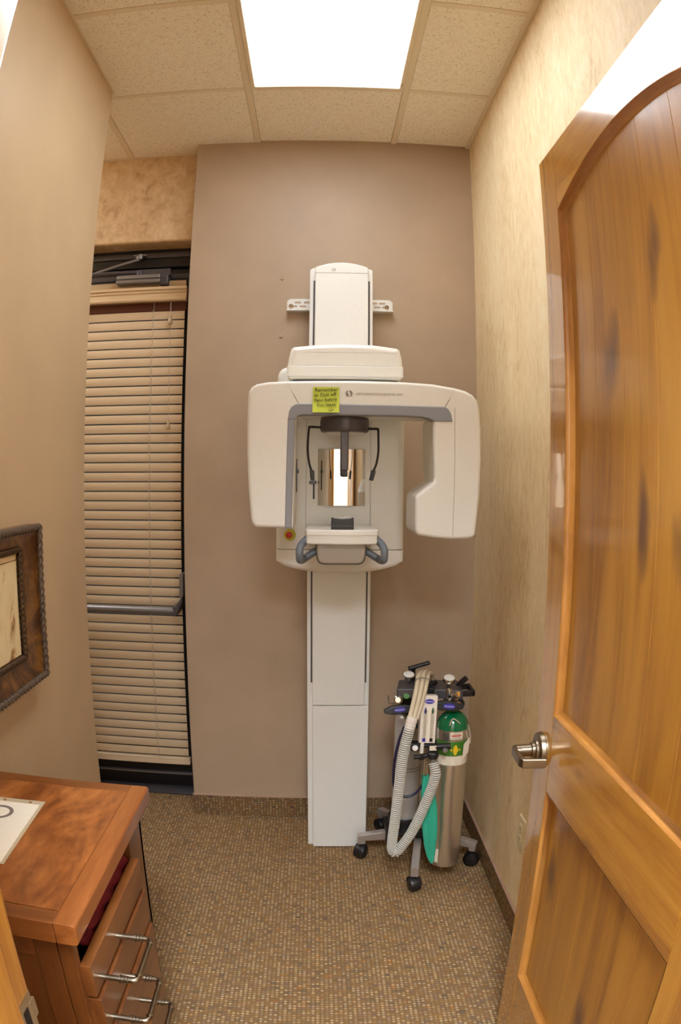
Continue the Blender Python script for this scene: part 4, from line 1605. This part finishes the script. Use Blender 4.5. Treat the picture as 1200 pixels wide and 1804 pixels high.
def yoke_handle(c, ang, label_s):
    m = Matrix.Translation(c) @ Matrix.Rotation(ang, 4, 'Y') @ Matrix.Rotation(math.radians(-12), 4, 'X')
    b = new()
    prism(b, rounded([(-0.056, -0.011), (-0.03, -0.019), (0.02, -0.019), (0.052, -0.008), (0.054, 0.006), (0.02, 0.013), (-0.025, 0.013), (-0.056, 0.002)], 0.005, 3), -0.012, 0.028, 'y', 0.004, 0.003, 2, mat=m)
    y = obj('yoke_clamp', b, 'black', ct)
    b = new()
    pts = [(0.021 * math.cos(2 * PI * k / 24), 0.0095 * math.sin(2 * PI * k / 24) - 0.002) for k in range(24)]
    prism(b, pts, -0.0135, -0.0118, 'y', mat=m)
    obj('oval_badge', b, 'blue', y)
    b = new()
    tt = text_bm('Accutron', 0.0086, 0.0006, align='CENTER')
    merge(b, tt, m @ Matrix.Translation((0, -0.0140, -0.0050)) @ Matrix.Rotation(PI / 2, 4, 'X'))
    obj('badge_lettering', b, 'white_ink', y)


yoke_handle(Vector((0.290, 2.455, 0.716)), math.radians(-6), 1)
yoke_handle(Vector((0.446, 2.335, 0.765)), math.radians(6), 1)
b = new()
prism(b, rounded([(0.30, 2.525), (0.385, 2.525), (0.385, 2.60), (0.30, 2.60)], 0.008), 0.668, 0.765, 'z', 0.003, 0.003, 2)
obj('yoke', b, 'black', ct)
b = new()
prism(b, rounded([(0.44, 2.36), (0.51, 2.36), (0.51, 2.42), (0.44, 2.42)], 0.008), 0.752, 0.765, 'z', 0.003, 0.003, 2)
obj('yoke', b, 'black', ct)

# ---------------------------------------------------------------- cylinders


def cylinder(name, label, base, r, top, bodymat, shoulder_mat, zs, group):
    """base centre, straight wall up to zs, dome to top"""
    t = thing(name, label, 'gas cylinder', base, group)
    b = new()
    hb = zs - base.z
    lathe(b, [(0, 0.004), (r * .82, 0.0), (r * .95, 0.005), (r, 0.016), (r, hb), (0, hb)], base, n=48)
    obj('body', b, bodymat, t)
    b = new()
    hs = top - zs
    lathe(b, [(0, 0)] + [(r * math.cos(a) * 1.001 if a < 1.15 else 0.016, hs * math.sin(min(a, 1.4)) * .86) for a in [PI / 2 * k / 10 for k in range(0, 9)]] + [(0.016, hs * .9), (0.014, hs), (0, hs)], (base.x, base.y, zs), n=48)
    obj('shoulder', b, shoulder_mat, t)
    b = new()
    cyl(b, (base.x, base.y, top - 0.004), 0.015, 0.03, n=16)
    box(b, (base.x - 0.013, base.y - 0.013, top + 0.016), (base.x + 0.013, base.y + 0.013, top + 0.05), 0.003)
    obj('valve', b, 'chrome', t)
    return t


g1 = cylinder('gas_cylinder', 'green shouldered aluminium oxygen cylinder on the right of the cart', RT, 0.0575, 0.742, 'alu', 'green', 0.668, 'gas cylinders on the cart')
g2 = cylinder('gas_cylinder', 'plain silver gas cylinder on the left side of the cart', LT, 0.0525, 0.665, 'alu_left', 'alu_left', 0.625, 'gas cylinders on the cart')


def band(par, c, r, z0, z1, a0, a1, mat, name, n=20):
    b = new()
    lathe(b, [(r, z0), (r, z1)], (c.x, c.y, 0), (0, 0, 1), n, a0=a0, a1=a1)
    r_ = bmesh.ops.extrude_face_region(b, geom=list(b.faces))
    for v in r_['geom']:
        if isinstance(v, bmesh.types.BMVert):
            d = Vector((v.co.x - c.x, v.co.y - c.y, 0)).normalized()
            v.co += d * 0.0004
    bmesh.ops.recalc_face_normals(b, faces=list(b.faces))
    return obj(name, b, mat, par)


A = math.radians
band(g1, RT, 0.0579, 0.574, 0.628, A(190), A(352), 'green_label', 'green_label')
band(g1, RT, 0.0581, 0.536, 0.572, A(185), A(355), 'label_paper', 'clear_label')
lb = band(g1, RT, 0.0580, 0.638, 0.664, A(252), A(298), 'label_paper', 'paper_label')
band(g1, RT, 0.0590, 0.650, 0.654, A(258), A(292), 'red', 'printed_line')
band(g1, RT, 0.0590, 0.658, 0.660, A(264), A(287), 'grey_ink', 'printed_line')
band(g1, RT, 0.0590, 0.643, 0.645, A(260), A(290), 'grey_ink', 'printed_line')
for (z, w) in [(0.597 + k * 0.0035, 13 - abs(k) * 2.1) for k in range(-6, 7)]:
    pass
b = new()
t = bmesh.new()
c0 = A(274)
ctr = []
for u, v in ((-1, 0), (0, -1), (1, 0), (0, 1)):
    a = c0 + u * 0.34
    ctr.append(t.verts.new((RT.x + 0.0589 * math.cos(a), RT.y + 0.0589 * math.sin(a), 0.597 + v * 0.021)))
mid = t.verts.new((RT.x + 0.0592 * math.cos(c0), RT.y + 0.0592 * math.sin(c0), 0.597))
for k in range(4):
    t.faces.new((ctr[k], ctr[(k + 1) % 4], mid))
merge(b, t)
obj('hazard_diamond', b, 'yellow', g1)
band(g1, RT, 0.0580, 0.120, 0.180, A(222), A(236), 'label_paper', 'paper_label', 4)
b = new()
prism(b, [(0.0, 0.0), (0.036, 0.034), (0.040, 0.115), (0.004, 0.082)], 0.0, 0.0008, 'y', mat=Matrix.Translation((0.503, 2.322, 0.560)) @ Matrix.Rotation(math.radians(28), 4, 'Z') @ Matrix.Scale(0.72, 4))
obj('hang_tag', b, 'label_paper', g1)
b = new()
tube(b, catmull([(0.452, 2.330, 0.69), (0.462, 2.330, 0.715), (0.48, 2.334, 0.705), (0.510, 2.345, 0.672), (0.526, 2.352, 0.63), (0.532, 2.352, 0.61)], 6), 0.0022, 8)
tube(b, catmull([(0.49, 2.36, 0.72), (0.515, 2.36, 0.695), (0.533, 2.358, 0.65), (0.535, 2.355, 0.61)], 6), 0.0022, 8)
obj('tag_tie', b, 'cord', g1)
band(g2, LT, 0.0529, 0.600, 0.632, A(258), A(305), 'ltblue', 'blue_label')
band(g2, LT, 0.0529, 0.430, 0.434, A(180), A(360), 'grey_ink', 'printed_line')
band(g2, LT, 0.0529, 0.418, 0.421, A(180), A(360), 'grey_ink', 'printed_line')

# ---------------------------------------------------------------- flowmeter
fm = thing('flowmeter', 'white flowmeter head with two clear tubes on cart front', 'flowmeter', (0.372, 2.31, 0.64))
FT = Matrix.Translation((0.3725, 2.30, 0.728)) @ Matrix.Rotation(math.radians(2.5), 4, 'Y') @ Matrix.Rotation(math.radians(-8), 4, 'X')
b = new()
prism(b, rounded([(-0.0275, -0.085), (0.0275, -0.085), (0.0275, 0.083), (-0.0275, 0.083)], 0.003, 3), 0.0, 0.035, 'y', 0.002, 0.002, 2, mat=FT)
fb = obj('housing', b, 'acryl_body', fm)
b = new()
box(b, (-0.021, -0.0012, -0.078), (0.021, 0.0004, 0.042), mat=FT)
obj('scale_window', b, 'label_paper', fm)
for x, mm in ((-0.0125, 'blue'), (0.0125, 'green')):
    b = new()
    cyl(b, FT @ Vector((x, -0.003, -0.066)), 0.005, 0.102, FT.to_3x3() @ Vector((0, 0, 1)), n=14)
    obj('gauge_tube', b, 'clear', fm)
    b = new()
    box(b, (x - 0.0018, -0.0045, 0.022), (x + 0.0018, -0.0015, 0.042), mat=FT)
    obj('tube_stop', b, mm, fm)
    b = new()
    box(b, (x - 0.0055, -0.0030, -0.079), (x + 0.0055, -0.001, -0.068), mat=FT)
    obj('gas_label', b, 'blue' if mm == 'blue' else 'black', fm)
    b = new()
    for k in range(9):
        box(b, (x + 0.0035, -0.0024, -0.056 + k * 0.0105), (x + 0.0075, -0.0012, -0.0548 + k * 0.0105), mat=FT)
    obj('scale_ticks', b, 'grey_ink', fm)
b = new()
pts = [(0.0165 * math.cos(2 * PI * k / 24), 0.0085 * math.sin(2 * PI * k / 24) + 0.0625) for k in range(24)]
prism(b, pts, -0.0012, 0.0004, 'y', mat=FT)
bd = obj('oval_badge', b, 'blue', fm)
b = new()
merge(b, text_bm('Accutron', 0.0072, 0.0006, align='CENTER'), FT @ Matrix.Translation((0, -0.0018, 0.0605)) @ Matrix.Rotation(PI / 2, 4, 'X'))
obj('badge_lettering', b, 'white_ink', bd)
# bag tee below
b = new()
box(b, (0.372, 2.285, 0.612), (0.408, 2.34, 0.640), 0.004)
cyl(b, (0.397, 2.295, 0.627), 0.012, 0.055, (1, 0, 0), 0.002, n=18)
box(b, (0.314, 2.29, 0.612), (0.343, 2.33, 0.642), 0.005)
cyl(b, (0.328, 2.31, 0.627), 0.008, 0.06, (1, 0, 0), n=12)
lathe(b, [(0, 0.0), (0.016, 0.002), (0.020, 0.009), (0.020, 0.018), (0.014, 0.024), (0, 0.024)], (0.392, 2.285, 0.588), n=24)
tube(b, [(0.325, 2.285, 0.594), (0.352, 2.285, 0.594), (0.375, 2.29, 0.598)], 0.008, 10)
lathe(b, [(0, 0), (0.009, 0), (0.009, 0.016), (0, 0.016)], (0.352, 2.285, 0.584), n=14)
obj('bag_tee', b, 'black', fm)
b = new()
lathe(b, [(0, 0), (0.0095, 0), (0.0105, 0.004), (0.0085, 0.008), (0, 0.009)], (0.3285, 2.29, 0.627), (0, -1, 0.1), 20)
obj('knob', b, 'white_ink', fm)
b = new()
lathe(b, [(0, 0), (0.0085, 0), (0.0095, 0.004), (0.0075, 0.008), (0, 0.009)], (0.432, 2.283, 0.617), (0, -1, 0.1), 20)
obj('knob', b, 'grey_metal', fm)
b = new()
box(b, (0.378, 2.2835, 0.6165), (0.402, 2.2852, 0.634))
obj('printed_plate', b, 'label_paper', fm)
b = new()
tube(b, [(0.352, 2.30, 0.70), (0.354, 2.295, 0.64), (0.352, 2.292, 0.606)], 0.007, 10)
obj('inlet_tube', b, 'acryl_body', fm)
b = new()
lathe(b, [(0.0, 0.0), (0.013, 0.0), (0.0165, 0.020), (0.0165, 0.036), (0, 0.036)], (0.390, 2.275, 0.556), n=20)
cyl(b, (0.3635, 2.29, 0.525), 0.006, 0.062, n=12)
cyl(b, (0.372, 2.295, 0.520), 0.005, 0.055, n=12)
obj('chrome_tee', b, 'chrome', fm)

# ---------------------------------------------------------------- breathing hose, tubes
hs = thing('breathing_hose', 'grey corrugated breathing hose looping down in front of the cylinders', 'hose', (0.28, 2.25, 0.2))
ctrl = [(0.306, 2.262, 0.722), (0.296, 2.257, 0.680), (0.283, 2.250, 0.612), (0.2765, 2.248, 0.54), (0.271, 2.247, 0.46), (0.264, 2.248, 0.36), (0.2575, 2.25, 0.275),
        (0.259, 2.25, 0.238), (0.272, 2.25, 0.226), (0.290, 2.25, 0.250), (0.321, 2.25, 0.302), (0.349, 2.25, 0.37), (0.374, 2.25, 0.445), (0.392, 2.25, 0.507), (0.397, 2.25, 0.548), (0.390, 2.262, 0.582)]
path = catmull(ctrl, 60)
# resample evenly
cum = [0.0]
for a, c in zip(path, path[1:]):
    cum.append(cum[-1] + (c - a).length)
tot = cum[-1]
pitch = 0.0074
N = int(tot / pitch) * 4
res, k = [], 0
for i in range(N + 1):
    s = tot * i / N
    while k < len(cum) - 2 and cum[k + 1] < s:
        k += 1
    f = (s - cum[k]) / max(1e-9, cum[k + 1] - cum[k])
    res.append(path[k].lerp(path[k + 1], f))
b = new()
tube(b, res, 0.0160, 12)
obj('groove_shade_tube', b, 'hose_groove_shade', hs)  # darker colour paints the shade in the grooves between the rings
b = new()
for i in range(0, N - 3, 4):
    tube(b, [res[i] + (res[i + 1] - res[i]) * .02, res[i], res[i].lerp(res[i + 1], .5), res[i + 1], res[i + 1].lerp(res[i + 2], .5), res[i + 2], res[i + 2].lerp(res[i + 3], .35), res[i + 2].lerp(res[i + 3], .36)],
         [0.0158, 0.0176, 0.0184, 0.0186, 0.0186, 0.0184, 0.0176, 0.0158], 14, caps=False)
obj('hose_rings', b, 'hose', hs, angle=60, kind='stuff')
b = new()
d = (res[4] - res[0]).normalized()
cyl(b, res[0] + d * 0.014, 0.0178, 0.024, -d, 0.002, n=20)
cyl(b, res[0] - d * 0.008, 0.0190, 0.022, -d, 0.003, n=20)
obj('hose_cuff', b, 'acryl_body', hs)
top = res[0] - d * 0.024
tb = thing('rubber_tubes', 'bundle of beige rubber tubes arching over the yoke block', 'tubing', (0.34, 2.35, 0.78))
for dx, dy, zz in ((-0.013, 0.0, 0.0), (0.003, -0.004, 0.004), (0.018, 0.004, -0.004)):
    b = new()
    tube(b, catmull([(top.x + dx * .8, top.y + dy, top.z - 0.005), (0.329 + dx * .95, 2.29 + dy, 0.79), (0.347 + dx, 2.33 + dy, 0.848 + zz), (0.358 + dx, 2.37 + dy, 0.868 + zz), (0.376 + dx * .8, 2.42 + dy, 0.862 + zz), (0.394 + dx * .6, 2.46, 0.842), (0.403 + dx * .5, 2.485, 0.818)], 8), 0.0082, 10)
    obj('tube', b, 'beige_tube', tb)
b = new()
lathe(b, [(0.024, 0), (0.026, 0.002), (0.024, 0.004)], (0.352, 2.335, 0.852), (0.1, 0.75, 0.6), 20, ring=True)
obj('tie', b, 'grey_ink', tb)
b = new()
tube(b, catmull([(0.306, 2.42, 0.66), (0.285, 2.41, 0.60), (0.272, 2.405, 0.52), (0.272, 2.405, 0.44), (0.287, 2.405, 0.40), (0.318, 2.40, 0.383), (0.352, 2.40, 0.395), (0.378, 2.40, 0.43), (0.388, 2.38, 0.475), (0.376, 2.34, 0.52)], 8), 0.0052, 10)
tag(obj('gas_line', b, 'navy'), 'thin navy blue rubber line looping below the flowmeter', 'hose')
# teal reservoir bag
b = new()
t = bmesh.new()
rows = []
prof = [(0.535, 0.370, 0.005, 0.004), (0.515, 0.373, 0.010, 0.006), (0.46, 0.382, 0.022, 0.010), (0.39, 0.391, 0.029, 0.012), (0.33, 0.396, 0.0295, 0.012), (0.27, 0.400, 0.027, 0.011), (0.215, 0.404, 0.022, 0.010), (0.17, 0.409, 0.015, 0.008), (0.148, 0.412, 0.008, 0.005), (0.140, 0.414, 0.003, 0.003)]
for z, cx, hw, hd in prof:
    ring = []
    for k in range(28):
        a = 2 * PI * k / 28
        fold = 1 - 0.55 * math.exp(-((math.cos(a) + 0.25) / 0.14) ** 2) - 0.35 * math.exp(-((math.cos(a) - 0.4) / 0.12) ** 2)
        yy = math.sin(a) * hd * (fold if math.sin(a) < 0 else 1)
        ring.append(t.verts.new((cx + math.cos(a) * hw, 2.305 + yy + 0.004 * math.sin(z * 40), z)))
    rows.append(ring)
for a, c in zip(rows, rows[1:]):
    for k in range(28):
        j = (k + 1) % 28
        t.faces.new((a[k], a[j], c[j], c[k]))
t.faces.new(rows[0])
t.faces.new(rows[-1])
bmesh.ops.recalc_face_normals(t, faces=list(t.faces))
merge(b, t)
tag(obj('reservoir_bag', b, 'teal', angle=60), 'limp teal rubber breathing bag hanging in front of the green cylinder', 'breathing bag')
